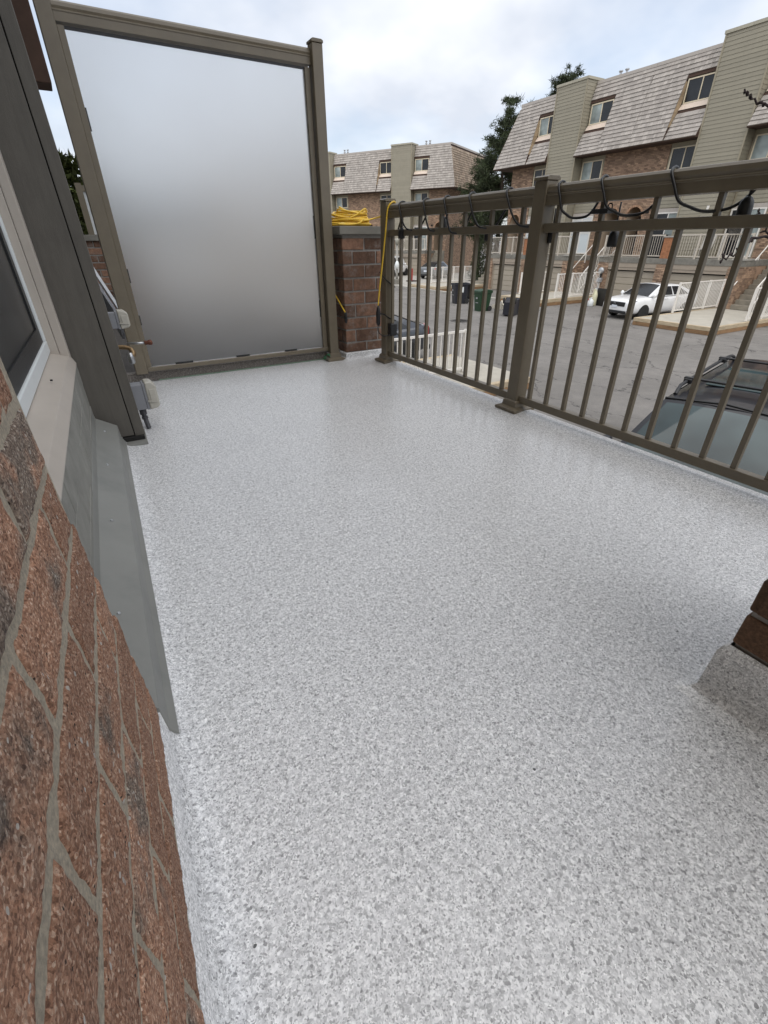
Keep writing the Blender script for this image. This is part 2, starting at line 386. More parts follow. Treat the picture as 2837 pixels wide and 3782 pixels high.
# ================================================================== SETTING
g = MB(); g.quad((-300, -300, GZ), (400, -300, GZ), (400, 500, GZ), (-300, 500, GZ))
tag(g.build('street', ASPH), kind='structure')

# deck floor with coved edges
def deck():
    b = MB()
    prof = [(-.112, .105), (-.106, .10), (-.102, .035), (-.092, .014), (-.07, .004), (-.03, 0), (.4, 0), (1.0, 0), (1.78, 0), (1.88, .004), (1.96, .014), (2.0, .012), (2.012, -.01), (2.012, -.16)]
    ys = [-1.6, 0, .6, 1.2, 1.8, 2.4, 3.0, 3.62]
    for j, y in enumerate(ys):
        for i, (x, z) in enumerate(prof):
            xx = x + .0236 * y * (1 if i < 6 else 0)
            zz = z if not (y > .66 and i < 2) else z * .4
            b.v.append((xx, y, zz))
    n = len(prof)
    for j in range(len(ys) - 1):
        for i in range(n - 1):
            b.f.append((j * n + i, j * n + i + 1, (j + 1) * n + i + 1, (j + 1) * n + i))
    o = b.build('deck_floor', FLAKE, smooth=True); tag(o, kind='structure')
    s = MB().box(-.2, 2.005, -1.6, 8.0, -.30, -.17); tag(s.build('deck_slab', CONC2), kind='structure')
deck()
# neighbour's deck beyond the screen and the stone curb under the screen
c = MB().box(.02, 2.0, 3.632, 8.0, -.168, .060); tag(c.build('neighbour_deck_floor', mat('dark_brown_floor', (.055, .048, .042), .8, var=.3, scale=40)), kind='structure')
c = MB().box(.02, 1.70, 3.6315, 3.70, -.168, .0605); tag(c.build('deck_curb', NFLOOR), kind='structure')

# ================================================================== NEAR HOUSE (left)
def near_house():
    t = thing('house', 'near house wall of rough red-brown brick with beige window sill at left edge', 'house', (-.106, 0, 0), -math.atan(.0236))
    # local axes: x = outwards from brick face, y = along the wall, z up
    bm_ = MB().box(-.20, -.0010, -1.5, .600, -.2, 8.0); bm_.build('mortar', NMORTAR, t, world=False)
    rng = random.Random(3)
    def brick(w0, w1, z0, z1, end):
        me = bpy.data.meshes.new('brick'); bm = bmesh.new()
        nx, nz, ny = max(4, int((w1 - w0) / .004)), 16, 3
        sd = rng.random() * 100
        from mathutils import noise as mn
        def P(w, z, d):
            # rough face, rounded and chipped arrises
            eb = min(w - w0, w1 - w, z - z0, z1 - z)
            ch = max(0, .007 - max(eb, 0)) / .007
            amp = mn.noise(Vector((w * 32 + sd, z * 32, 1.3))) * .0022 + mn.noise(Vector((w * 110 + sd, z * 110, 5))) * .0014 + .0012
            chip = max(0, mn.noise(Vector((w * 24 + sd, z * 24, 9))) - .35) * .03 * ch
            dw = mn.noise(Vector((w * 150, z * 150 + sd, 2))) * .0016 * ch; dz = (mn.noise(Vector((w * 150 + sd, z * 30, 7))) * .0014 + mn.noise(Vector((w * 22 + sd, z * 5, 3))) * .0012) * ch
            return (amp - .0035 * ch * ch - chip + d, w + dw, z + dz)
        grid = [[bm.verts.new(P(w0 + (w1 - w0) * i / nx, z0 + (z1 - z0) * k / nz, 0)) for k in range(nz + 1)] for i in range(nx + 1)]
        for i in range(nx):
            for k in range(nz): bm.faces.new((grid[i][k], grid[i + 1][k], grid[i + 1][k + 1], grid[i][k + 1]))
        # returns
        def side(line):
            back = []
            for q in range(1, ny + 1):
                back.append([bm.verts.new((v.co.x * (1 - q / ny) - .10 * q / ny + (mn.noise(v.co * 50) * .002 if q < ny else 0), v.co.y + mn.noise(Vector((v.co.z * 70, q * 3.1, sd))) * (.002 if end else .0005), v.co.z)) for v in line])
            rows = [line] + back
            for q in range(ny):
                for k in range(len(line) - 1): bm.faces.new((rows[q][k], rows[q + 1][k], rows[q + 1][k + 1], rows[q][k + 1]))
        side(grid[nx]); side(list(reversed(grid[0])))
        side([grid[i][0] for i in range(nx + 1)]); side([grid[i][nz] for i in reversed(range(nx + 1))])
        bmesh.ops.recalc_face_normals(bm, faces=bm.faces); bm.to_mesh(me); bm.free()
        me.polygons.foreach_set('use_smooth', [True] * len(me.polygons)); me.materials.append(NBRICK)
        return put('brick', me, t)
    zs = [.103, .195, .280, .370, .456, .543, .625, .700, .785, .87, .955]
    heads = {0: [-.18, .03, .24, .45], 1: [-.08, .13, .335, .54], 2: [-.20, .012, .222, .432], 3: [-.10, .11, .322, .53], 4: [-.21, -.003, .207, .415],
             5: [-.13, .08, .290, .50], 6: [-.2, .01, .21, .41], 7: [-.1, .1, .31, .52], 8: [-.2, 0, .2, .41], 9: [-.1, .1, .31, .52]}
    for k in range(10):
        end = .655 - .13 * (zs[k] - .1) + rng.uniform(-.006, .006)
        hs = heads[k] + [end + .010]
        for a, b in zip(hs[:-1], hs[1:]):
            brick(a + .004, b - .004 - (.005 if b == hs[-1] else 0), zs[k] + rng.uniform(.0035, .005), zs[k + 1] - rng.uniform(.0035, .005), b == hs[-1])
    # wall body behind, siding panels below the sill
    MB().box(-7, -.205, -24, 2.46, -2.4, 8.6).build('wall', SIDING, t, world=False)
    zc = [.06, .205, .300, .40]
    ws = [.60, 1.06, 1.52, 1.98, 2.44]
    for i in range(3):
        off = (0, .2, .08)[i]
        for j in range(len(ws) - 1):
            MB().box(-.10, -.080 + .0015 * ((i + j) % 2), ws[j] + .001 + (off if j else 0), min(2.44, ws[j + 1] + off) - .001, zc[i] + .001, zc[i + 1] - .0012).build('siding_panel', PANELW, t, world=False, bevel=.002)
    MB().box(-.2, -.1005, .56, 2.44, -.2, .42).build('sheathing', DARK, t, world=False)
    # sill, jamb, window
    prof = [(-.20, .462), (-.162, .458), (-.092, .437), (-.090, .434), (-.074, .398), (-.078, .386), (-.20, .386)]
    MB().prism(prof, .58, 2.40, lambda p, q, s: (p, s, q)).build('sill', SILL, t, world=False, bevel=.003)
    win = MB().box(-.175, -.146, .4, 2.352, .459, .505).box(-.175, -.146, 2.318, 2.352, .505, 2.3).box(-.17, -.15, .4, 2.318, 2.26, 2.3).build('window', WFRAME, t, world=False, bevel=.004)
    MB().box(-.172, -.160, .4, 2.3175, .5052, 2.2595).build('insect_screen', SCREENM, win, world=False)
    fr = MB()
    fr.box(-.159, -.154, 2.25, 2.31, .506, 2.25).box(-.159, -.154, .42, 2.25, .506, .56)
    fr.build('screen_frame', BLACK, win, world=False)
    MB().box(-.20, -.118, 2.353, 2.40, .44, 2.36).box(-.117, -.086, 2.353, 2.41, .395, 2.36).build('jamb', SILL, t, world=False, bevel=.003)
    for (a, b) in ((1.05, .442), (1.85, .452)): MB().lathe([(.004, 0), (.004, .004), (.0015, .005)], (-.118, a, b), 10).build('screw_ring', BLACK, t, world=False)
    # metal flashing
    prof = [(-.099, .185), (-.0785, .185), (-.074, .150), (-.012, .112), (.002, .104), (.006, .040), (.018, .018), (.018, .014), (.000, .030), (-.006, .10), (-.099, .135)]
    MB().prism(prof, .675, 2.405, lambda p, q, s: (p, s, q)).build('flashing', SAGE, t, world=False, bevel=.0015)
    for w in (.95, 1.4, 1.85, 2.25): MB().lathe([(.0005, .004), (.003, .0035), (.0042, .001), (.0042, -.002)][::-1], (-.045, w, .1335), 8).build('screw', GALV, t, world=False)
    # corner column : wide board, narrow trim board, foot plate
    def sheared(x0, x1, y0, y1, z0, z1):
        b = MB().box(x0, x1, y0, y1, z0, z1); b.v = [(x - .019 * z, y, z) for x, y, z in b.v]; return b
    ox = .106 - .0236 * 2.45
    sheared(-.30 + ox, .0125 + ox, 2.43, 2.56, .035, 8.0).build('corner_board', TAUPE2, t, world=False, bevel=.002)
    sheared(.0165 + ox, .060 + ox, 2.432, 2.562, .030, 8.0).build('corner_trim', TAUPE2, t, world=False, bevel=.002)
    sheared(.0 + ox, .03 + ox, 2.45, 2.55, .05, 7.9).build('seam_backing', DARK, t, world=False)
    MB().box(-.08 + ox, .062 + ox, 2.37, 2.58, -.001, .012).build('foot_plate', SAGE, t, world=False, bevel=.002)
    MB().box(-.07 + ox, .055 + ox, 2.415, 2.57, .012, .03).build('foot_shim', DARK, t, world=False)
    # roof edge over the window wall, well above the picture
    MB().box(-7, .35, -3, 2.6, 8.0, 8.25).build('eave', SOFFIT, t, world=False)
    return t
near_house()

def neighbour_house():
    t = thing('house', 'neighbouring house wall glimpsed between the corner column and the privacy screen', 'house', (-.106, 2.6, 0))
    MB().box(-7, -.17, 2.58, 16, -2.4, 8.6).build('wall', SIDING, t)
    MB().box(-.16, .098, 2.93, 3.07, 1.42, 3.2).build('eave_bracket', SOFFIT, t, bevel=.004)
    MB().box(-.165, -.10, 3.0, 6.2, .10, .16).build('flashing', SAGE, t)
    w = MB().box(-.165, -.12, 3.0, 6.4, .42, .47).box(-.165, -.12, 6.35, 6.4, .47, 2.2).build('window', WFRAME, t)
    MB().box(-.168, -.15, 3.0, 6.35, .471, 2.2).build('pane', PANE, w)
    return t
neighbour_house()

# ---- neighbour's brick pier, screen and cedar behind the gap
def brick_pier(name, label, x0, x1, y0, y1, ztop, zcap, base, capm, coursing, seed, faces='fl', mt=None, mortar=None):
    t = thing(name, label, 'pier', ((x0 + x1) / 2, (y0 + y1) / 2, base[0]))
    rng = random.Random(seed); mt = mt or PBRICK
    MB().box(x0 + .006, x1 - .006, y0 + .006, y1 - .006, base[0], ztop).build('mortar', mortar or PMORTAR, t)
    for k in range(len(coursing) - 1):
        z0, z1 = coursing[k] + .006, coursing[k + 1] - .006
        def run(a0, a1, fixed, axis, outward):
            L = .205; a = a0 - (L * .5 if k % 2 else 0) - rng.uniform(0, .02)
            while a < a1:
                b = a + L - .010; lo, hi = max(a, a0), min(b, a1)
                if hi - lo > .03:
                    j = rng.uniform(-.003, .003); f = fixed + outward * j
                    if axis == 'x': q = MB().box(lo, hi, min(f, f - outward * .03), max(f, f - outward * .03), z0, z1)
                    else: q = MB().box(min(f, f - outward * .03), max(f, f - outward * .03), lo, hi, z0, z1)
                    q.v = [(x + rng.uniform(-.0015, .0015), y + rng.uniform(-.0015, .0015), z + rng.uniform(-.0015, .0015)) for x, y, z in q.v]
                    q.build('brick', mt, t, bevel=.004)
                a += L
        if 'f' in faces: run(x0 + .001, x1 - .001, y0, 'x', -1)
        if 'l' in faces: run(y0 + .004, y1, x0, 'y', -1)
        if 'b' in faces: run(x0 + .001, x1 - .001, y1, 'x', 1)
    if base[1]:
        b = MB(); e = .012; f = .05
        pr = [(0, base[0] + base[1]), (e * .6, base[0] + base[1] * .96), (e, base[0] + base[1] * .85), (e + .003, base[0] + .02), (e + .012, base[0] + .008), (f, base[0] - .001)]
        for (d0, zz0), (d1, zz1) in zip(pr[:-1], pr[1:]):
            c0 = [(x0 - d0, y0 - d0, zz0), (x1 + d0, y0 - d0, zz0), (x1 + d0, y1 + d0, zz0), (x0 - d0, y1 + d0, zz0)]
            c1 = [(x0 - d1, y0 - d1, zz1), (x1 + d1, y0 - d1, zz1), (x1 + d1, y1 + d1, zz1), (x0 - d1, y1 + d1, zz1)]
            for k in range(4): b.quad(c1[k], c1[(k + 1) % 4], c0[(k + 1) % 4], c0[k])
        b.build('coved_base', FLAKE, t, fixn=False)
    if zcap:
        MB().box(x0 - .03, x1 + .03, y0 - .03, y1 + .03, ztop + .001, zcap).build('cap', capm, t, bevel=.005)
    return t
cz = [.052, .128, .226, .316, .413, .505, .597, .689, .782, .868]
brick_pier('brick_pier', 'brown brick pier with grey cap between privacy screen and railing post', 1.705, 2.10, 3.515, 3.92, .884, .938, (0, .055), CONC2, cz, 5)
brick_pier('brick_pier', "neighbour's brick pier in the narrow gap left of the privacy screen", .0, .62, 6.8, 7.2, .86, .92, (.06, 0), CONC2, [.06 + .0735 * i for i in range(12)], 8)
brick_pier('brick_pier', 'shaded brick pier with speckled coved base at the right edge', .925, 1.32, -.30, .212, 1.0, 1.06, (0, .142), CONC2, [.143 + .084 * i for i in range(10)], 9, faces='lb',
           mt=mat('shaded_pier_brick', (.15, .082, .045), .92, var=.45, scale=160, bmp=.9, bscale=260, piece=.2))  # backlit shade put into the colour, darker than the other piers' brick

def neighbour_screen():
    t = thing('privacy_screen', "neighbour's far privacy screen above their brick pier in the left gap", 'screen', (.4, 6.9, .92))
    MB().box(.175, .235, 6.87, 6.93, .92, 1.40).build('post', TAUPE, t)
    MB().box(1.4, 1.46, 6.87, 6.93, .92, 1.40).build('post', TAUPE, t)
    MB().box(.235, 1.4, 6.88, 6.92, 1.325, 1.38).build('top_rail', TAUPE, t)
    MB().box(.2355, 1.3995, 6.895, 6.905, .925, 1.3245).build('glass_panel', mat('pale_panel', (.55, .57, .57), .5), t)
neighbour_screen()

# ================================================================== PRIVACY SCREEN
def post(t, x, y, w, z0, z1, base=True, capped=True):
    h = w / 2
    p = MB().box(x - h, x + h, y - h, y + h, z0, z1).build('post', TAUPE, t, bevel=.004)
    if capped:
        q = MB(); e = h + .004
        q.prism([(-e, 0), (e, 0), (e, .012), (e - .012, .018), (-e + .012, .018), (-e, .012)], -e, e, lambda a, b, s: (x + a, y + s, z1 + .001 + b)).build('post_cap', TAUPE, p, bevel=.002)
    if base:
        q = MB(); i = h + .003
        for (a, za), (b, zb) in (((h + .04, z0), (h + .04, z0 + .014)), ((h + .04, z0 + .014), (h + .030, z0 + .019)), ((h + .030, z0 + .019), (h + .014, z0 + .024)), ((h + .014, z0 + .024), (h + .010, z0 + .052)), ((h + .010, z0 + .052), (h + .001, z0 + .058))):
            c0 = [(x - a, y - a, za), (x + a, y - a, za), (x + a, y + a, za), (x - a, y + a, za)]
            c1 = [(x - b, y - b, zb), (x + b, y - b, zb), (x + b, y + b, zb), (x - b, y + b, zb)]
            for k in range(4): q.quad(c0[k], c0[(k + 1) % 4], c1[(k + 1) % 4], c1[k])
        q.build('post_base', TAUPE, p, bevel=.001)
    return p
RAILP = [(-.028, .010), (.028, .010), (.028, .045), (.031, .048), (.031, .052), (.026, .056), (.0295, .066), (.027, .080), (.018, .089), (.0, .092), (-.018, .089), (-.027, .080), (-.0295, .066), (-.026, .056), (-.031, .052), (-.031, .048), (-.028, .045)]
def screen():
    t = thing('privacy_screen', 'tall frosted glass privacy screen in taupe metal frame at far end of deck', 'screen', (.9, 3.62, 0))
    post(t, .175, 3.62, .074, .061, 2.02, base=False); post(t, 1.612, 3.585, .072, 0, 1.893)
    MB().prism(RAILP, .212, 1.5755, lambda p, q, s: (s, 3.612 + p, 1.785 + q)).build('top_rail', TAUPE, t)
    MB().box(.2125, 1.5755, 3.59, 3.63, .072, .100).build('bottom_rail', TAUPE, t, bevel=.003)
    MB().box(.2125, .244, 3.592, 3.632, .1005, 1.7845).build('glazing_channel', TAUPE, t, bevel=.002)
    MB().box(1.536, 1.570, 3.592, 3.632, .1005, 1.7845).build('glazing_channel', TAUPE, t, bevel=.002)
    MB().box(.2445, 1.5355, 3.608, 3.616, .1015, 1.784).build('glass_panel', FROST, t)
    for x0, x1 in ((.40, .52), (.83, .93), (1.21, 1.31)): MB().box(x0, x1, 3.601, 3.607, .1005, .112).build('setting_block', BLACK, t)
    for z0, z1 in ((.33, .45), (.86, 1.0)): MB().box(1.5285, 1.5355, 3.601, 3.607, z0, z1).build('setting_block', BLACK, t)
    for z0, z1 in ((1.37, 1.47), (.62, .70), (.37, .43)): MB().box(.2445, .2505, 3.601, 3.607, z0, z1).build('setting_block', BLACK, t)
    MB().box(.2445, 1.5355, 3.600, 3.607, 1.772, 1.7845).build('gasket', BLACK, t)
screen()
o = MB().box(.27, 1.55, 3.626, 3.631, .0005, .003).build('tape_strip', TAPE)
tag(o, 'thin strip of green masking tape along the curb under the frosted screen', 'tape')
b = MB(); rng = random.Random(4)
for k in range(9):
    x, y, z = 1.535 + rng.uniform(-.02, .02), 3.555 + rng.uniform(-.02, .02), .012 + rng.uniform(0, .05)
    a = [Vector((rng.uniform(-1, 1), rng.uniform(-1, 1), rng.uniform(-.6, 1))).normalized() * .02 for _ in range(3)]
    b.quad(*[(x + v.x, y + v.y, max(.003, z + v.z)) for v in a])
tag(b.build('tape_scrap', mat('dark_green_tape', (.03, .16, .07), .6)), 'crumpled scrap of dark green tape at foot of the screen post', 'tape')

# ================================================================== RAILING
def railing():
    t = thing('deck_railing', 'taupe metal deck railing with square balusters along the right side of deck', 'railing', (1.95, 1.9, 0))
    X = 1.952
    post(t, X, 3.275, .076, .006, 1.075); post(t, X, 1.843, .076, .006, 1.075); post(t, X, -.15, .076, .006, 1.075)
    for a, b in ((1.8815, 3.2365), (-.11, 1.8045)):
        MB().prism(RAILP, a, b, lambda p, q, s: (X + p, s, .969 + q)).build('top_rail', TAUPE, t)
        MB().box(X - .019, X + .019, a, b, .872, .910).build('mid_rail', TAUPE, t, bevel=.003)
        MB().box(X - .019, X + .019, a, b, .050, .089).build('bottom_rail', TAUPE, t, bevel=.003)
    long_ = MB().box(-.0095, .0095, -.0095, .0095, .0892, .8718).mesh('baluster', TAUPE)
    short = MB().box(-.0095, .0095, -.0095, .0095, .9102, .9788).mesh('baluster', TAUPE)
    ys = [3.203 - .1125 * i for i in range(12)] + [1.744 - .1168 * i for i in range(15)]
    for i, y in enumerate(ys):
        for j, me in enumerate((long_, short)):
            if j and i % 2 == (0 if i < 12 else 1): continue
            put('baluster', me, t, loc=(X - 1.95, y - 1.9, 0 if not j else .0))
    return t
railing()
# soldier course of bricks under the deck edge
t = thing('garage_wall', 'brick wall top just outside and below the deck railing', 'wall', (2.07, 1.5, GZ))
MB().box(1.9, 2.085, -1.6, 4.2, GZ, -.172).build('mortar', PMORTAR, t)
for i in range(28): MB().box(2.018, 2.10, -1.5 + i * .2, -1.5 + i * .2 + .19, -.170, -.105).build('brick', mat('pale_edge_brick', (.36, .28, .21), .9, var=.2, piece=.25), t)

# ================================================================== STRING LIGHTS AND CORDS
def string_light():
    t = thing('string_light', 'black cable string light wound around the top rail with hanging bulb sockets', 'string light', (1.95, 3.1, 1.0))
    loops = [3.085, 2.80, 2.59, 2.363, 2.077, 1.75, 1.529, 1.237, .90, .60]
    drops = [.905, .895, .880, .90, .90, .925, .925, .925, .905, .90]
    X = 1.952; pts = [(1.99, 3.20, .9), (1.985, 3.17, .94)]
    for i, y in enumerate(loops):
        nx = loops[i + 1] if i + 1 < len(loops) else y - .3
        g_ = (y - nx); dz = drops[i]
        pts += [(X + .031, y + .008, 1.05), (X, y, 1.067), (X - .031, y - .008, 1.05), (X - .037, y - .02 - .05 * g_, 1.005), (X - .038, y - .02 - .14 * g_, .96),
                (X - .036, y - .02 - .28 * g_, dz + .014), (X - .028, y - .02 - .42 * g_, dz), (X + .012, y - .02 - .56 * g_, dz + .004), (X + .034, y - .72 * g_, .95), (X + .037, y - .84 * g_, .995)]
    MB().tube(smooth_path(pts, 5), .0052, 8).build('cable', CABLE, t, smooth=True)
    # (y, top z, with drop cord length, bulb)
    for (x, y, z, l) in ((1.93, 3.055, .955, .035), (1.985, 2.66, .99, .02), (1.99, 2.25, .955, .05), (1.99, 1.80, .95, .055), (1.985, 1.455, .955, .075), (1.985, .975, .985, .02)):
        s = MB(); zz = z - l
        s.tube([(x, y, z + .02), (x, y, zz)], .0035, 6)
        s.lathe([(.005, 0), (.013, -.005), (.020, -.016), (.0225, -.030), (.023, -.058), (.021, -.065), (.001, -.065)][::-1], (x, y, zz), 14)
        so = s.build('socket', BLACK, t, smooth=True, bevel=0)
        b = MB().lathe([(.0005, -.128), (.012, -.125), (.022, -.113), (.0265, -.098), (.025, -.085), (.018, -.072), (.0135, -.064)], (x, y, zz), 16)
        b.build('bulb', BULB, so, smooth=True)
    k = MB().box(1.915, 1.955, 1.46, 1.54, .935, .952); k.tube(smooth_path([(1.93, 1.475, .95), (1.93, 1.468, .968), (1.93, 1.455, .966), (1.93, 1.452, .95)], 4), .003, 6)
    k.build('cable_clip', BLACK, t, bevel=.003)
string_light()

def yellow_cord():
    t = thing('extension_cord', 'coiled yellow extension cord heaped on the pier cap, one end hanging down railing post', 'cord', (1.87, 3.66, .938))
    rng = random.Random(11); pts = []
    n = 15
    for k in range(n):
        lay = k / (n - 1)
        rx = .165 - .05 * lay + rng.uniform(-.012, .012); ry = .10 - .03 * lay + rng.uniform(-.01, .01)
        cx = 1.845 + .03 * lay + rng.uniform(-.012, .012); cy = 3.675 + rng.uniform(-.015, .015); z = .946 + .085 * lay
        ph = rng.uniform(-.2, .2)
        for j in range(12):
            a = 2 * math.pi * j / 12 + ph
            pts.append((cx + rx * math.cos(a), cy + ry * math.sin(a), z + .085 / n * j / 12 + .012 * math.sin(a * 2 + k) * lay + rng.uniform(-.003, .003) + (.022 * lay * max(0, math.cos(a - 2.3)))))
    pts += [(1.96, 3.60, 1.03), (1.93, 3.57, 1.05), (1.86, 3.575, 1.01), (1.80, 3.58, .985), (1.90, 3.56, .975), (2.0, 3.55, .99), (2.03, 3.45, 1.01), (2.01, 3.30, 1.05), (1.975, 3.213, 1.07), (1.945, 3.205, 1.07), (1.914, 3.21, 1.03), (1.900, 3.215, .9), (1.878, 3.22, .72), (1.852, 3.22, .55), (1.838, 3.222, .43)]
    MB().tube(smooth_path(pts, 4), .0052, 8).build('cord', YELLOW, t, smooth=True)
    a = smooth_path([(1.70, 3.56, .952), (1.76, 3.545, .949), (1.86, 3.545, .957), (1.91, 3.548, .985)], 5)
    MB().tube(a, .0052, 8).build('cord_end', YELLOW, t, smooth=True)
    MB().lathe([(.004, 0), (.010, .006), (.011, .03), (.007, .045)], (1.715, 3.56, .952), 10, 'X').build('plug', YELLOW2, t, smooth=True)
    MB().tube(smooth_path([(1.70, 3.80, .955), (1.66, 3.84, .90), (1.675, 3.80, .62), (1.692, 3.60, .44), (1.70, 3.50, .36)], 5), .005, 8).build('hanging_end', YELLOW, t, smooth=True)
    MB().lathe([(.004, .03), (.011, .02), (.013, -.03), (.008, -.05)], (1.70, 3.495, .335), 10).build('socket_end', BLACK, t, smooth=True)
    MB().lathe([(.003, .03), (.012, .01), (.017, -.02), (.016, -.09), (.01, -.11)], (1.838, 3.222, .40), 12).build('plug', BLACK, t, smooth=True)
yellow_cord()

def adapter():
    t = thing('power_adapter', 'black plug adapter strapped with black cord low on the corner railing post', 'adapter', (1.91, 3.2, .2))
    MB().box(1.925, 1.985, 3.185, 3.232, .21, .30).build('body', BLACK, t, bevel=.008)
    MB().tube(smooth_path([(1.838, 3.222, .30), (1.83, 3.21, .25), (1.87, 3.20, .215), (1.93, 3.195, .22)], 5), .004, 6).build('cord', CABLE, t, smooth=True)
    MB().tube(smooth_path([(1.85, 3.222, .375), (1.90, 3.232, .36), (1.95, 3.233, .33), (1.992, 3.22, .315)], 5), .004, 6).build('tie', CABLE, t, smooth=True)
    MB().tube(smooth_path([(1.86, 3.235, .65), (1.91, 3.232, .60), (1.99, 3.23, .545)], 5), .004, 6).build('tie', CABLE, t, smooth=True)
    MB().tube(smooth_path([(1.985, 3.2, .23), (2.01, 3.19, .20), (2.02, 3.18, .175), (1.99, 3.19, .165)], 5), .004, 6).build('tail', CABLE, t, smooth=True)
adapter()
def plank_scrap():
    t = thing('paint_tray', 'white-edged dark tray standing behind the yellow cord on the pier cap', 'tray', (1.80, 3.85, .938))
    MB().box(1.70, 1.86, 3.86, 3.90, .939, 1.005).build('tray', BLACK, t, bevel=.004)
    MB().beam((1.685, 3.86, 1.012), (1.86, 3.84, 1.03), .014, .012).build('rim', WFRAME, t); MB().beam((1.70, 3.83, 1.0), (1.84, 3.81, 1.01), .012, .010).build('handle', WFRAME, t)
plank_scrap()

# ---- outlet boxes and garden tap by the column
def outlet(label, x, y, z, w, h, d, conduit):
    t = thing('outlet_box', label, 'outlet box', (x, y, z))
    MB().box(x, x + w, y, y + d, z, z + h).build('box', GREYBOX, t, bevel=.003)
    MB().box(x + w + .0005, x + w + .012, y - .002, y + d + .002, z - .003, z + h + .004).build('gasket_plate', GREYBOX, t, bevel=.002)
    cv = MB()
    cv.prism([(0, -.004), (.036, .002), (.050, .012), (.050, h * .9), (.030, h + .010), (0, h + .012)], y - .004, y + d + .004, lambda p, q, s: (x + w + .0125 + p, s, z + q)).build('weather_cover', CLEARP, t, bevel=.006)
    MB().box(x + w + .025, x + w + .055, y - .009, y - .004, z + h * .25, z + h * .8).build('cover_rib', CLEARP, t, bevel=.002)
    MB().box(x + w + .010, x + w + .03, y - .010, y - .004, z + h * .3, z + h * .36).build('latch', CLEARP, t)
    if conduit:
        q = MB(); cx, cy = x + w * .55, y + d * .4
        q.lathe([(.014, .004), (.014, .03), (.010, .034), (.010, z - .006 - .004)], (cx, cy, 0), 12) if False else None
        q.tube([(cx, cy, z - .001), (cx, cy, z - .03)], .017, 12); q.tube([(cx, cy, z - .03), (cx + .002, cy, .05), (cx + .006, cy - .02, .004)], .0115, 12)
        q.tube([(cx + .001, cy, .062), (cx + .002, cy, .05)], .015, 12)
        q.build('conduit', mat('dark_conduit', (.05, .05, .055), .5), t, smooth=False)
outlet('grey outlet box with cloudy weather cover low beside the corner column', .052, 2.585, .105, .055, .125, .075, True)
outlet('smaller grey outlet box behind the corner column above the garden tap', .052, 3.0, .44, .038, .08, .06, False)
def tap():
    t = thing('garden_tap', 'brass garden tap with rusty handle in front of the screen post', 'tap', (.11, 2.9, .33))
    MB().tube(smooth_path([(.02, 2.92, .36), (.08, 2.91, .36), (.115, 2.90, .35), (.122, 2.885, .325), (.108, 2.875, .315)], 5), [.012] * 11 + [.014] * 10, 10).build('body', BRASS, t, smooth=True)
    MB().tube([(.105, 2.90, .378), (.17, 2.90, .374), (.195, 2.90, .373)], .006, 8).build('stem', METAL, t, smooth=True)
    MB().lathe([(.008, 0), (.012, .003), (.010, .018), (.013, .02), (.014, .035), (.009, .04)], (.19, 2.90, .373), 10, 'X').build('handle', RUST, t, smooth=True)
    MB().lathe([(.010, .02), (.016, .0), (.016, -.03), (.012, -.036)], (.106, 2.872, .315), 12).build('spout', METAL, t, smooth=True)
    MB().box(.0, .06, 2.93, 2.98, .25, .42).build('bracket', GREYBOX, t, bevel=.004)
tap()
def lounger():
    t = thing('folded_chair', 'folded grey fabric chair leaning behind the corner column in the left gap', 'chair', (.1, 4.0, .036))
    MB().beam((-.02, 5.2, .95), (.17, 3.9, .40), .02, .02).build('frame', GALV, t)
    MB().beam((-.05, 5.15, .85), (.14, 3.9, .32), .02, .16).build('fabric', mat('grey_fabric', (.25, .25, .27), .8), t)
    MB().beam((.135, 3.9, .32), (.135, 3.9, .037), .02, .02).build('leg', GALV, t); MB().beam((-.06, 5.2, .85), (-.06, 5.2, .037), .02, .02).build('leg', GALV, t)
lounger()

# ================================================================== TOWNHOUSES
def zl(z): return z - GZ
def brick_mesh(mb, regions, holes, face, axis='f', seed=0, L=.225, H=.078, dep=.05):
    # running-bond bricks as boxes, in local (x along, y out, z up); regions/holes: (a0,a1,z0,z1); axis 'f': face y=face
    rng = random.Random(seed)
    for (a0, a1, z0, z1) in regions:
        k = 0; z = z0
        while z < z1 - .02:
            a = a0 - (L / 2 if k % 2 else 0)
            zt = min(z + H - .012, z1)
            while a < a1:
                segs = [(max(a, a0), min(a + L - .012, a1))]
                for (h0, h1, hz0, hz1) in holes:
                    if hz1 <= z or hz0 >= zt: continue
                    ns = []
                    for (s0, s1) in segs:
                        if s1 <= h0 or s0 >= h1: ns.append((s0, s1)); continue
                        if s0 < h0: ns.append((s0, h0))
                        if s1 > h1: ns.append((h1, s1))
                    segs = ns
                for (s0, s1) in segs:
                    if s1 - s0 > .03:
                        j = rng.uniform(-.004, .004)
                        if axis == 'f': mb.box(s0, s1, face - dep, face + j, z, zt)
                        else:
                            sgn = 1 if axis == '+' else -1; f = face + sgn * j
                            mb.box(min(f, face - sgn * dep), max(f, face - sgn * dep), s0, s1, z, zt)
                a += L
            z += H; k += 1
    return mb

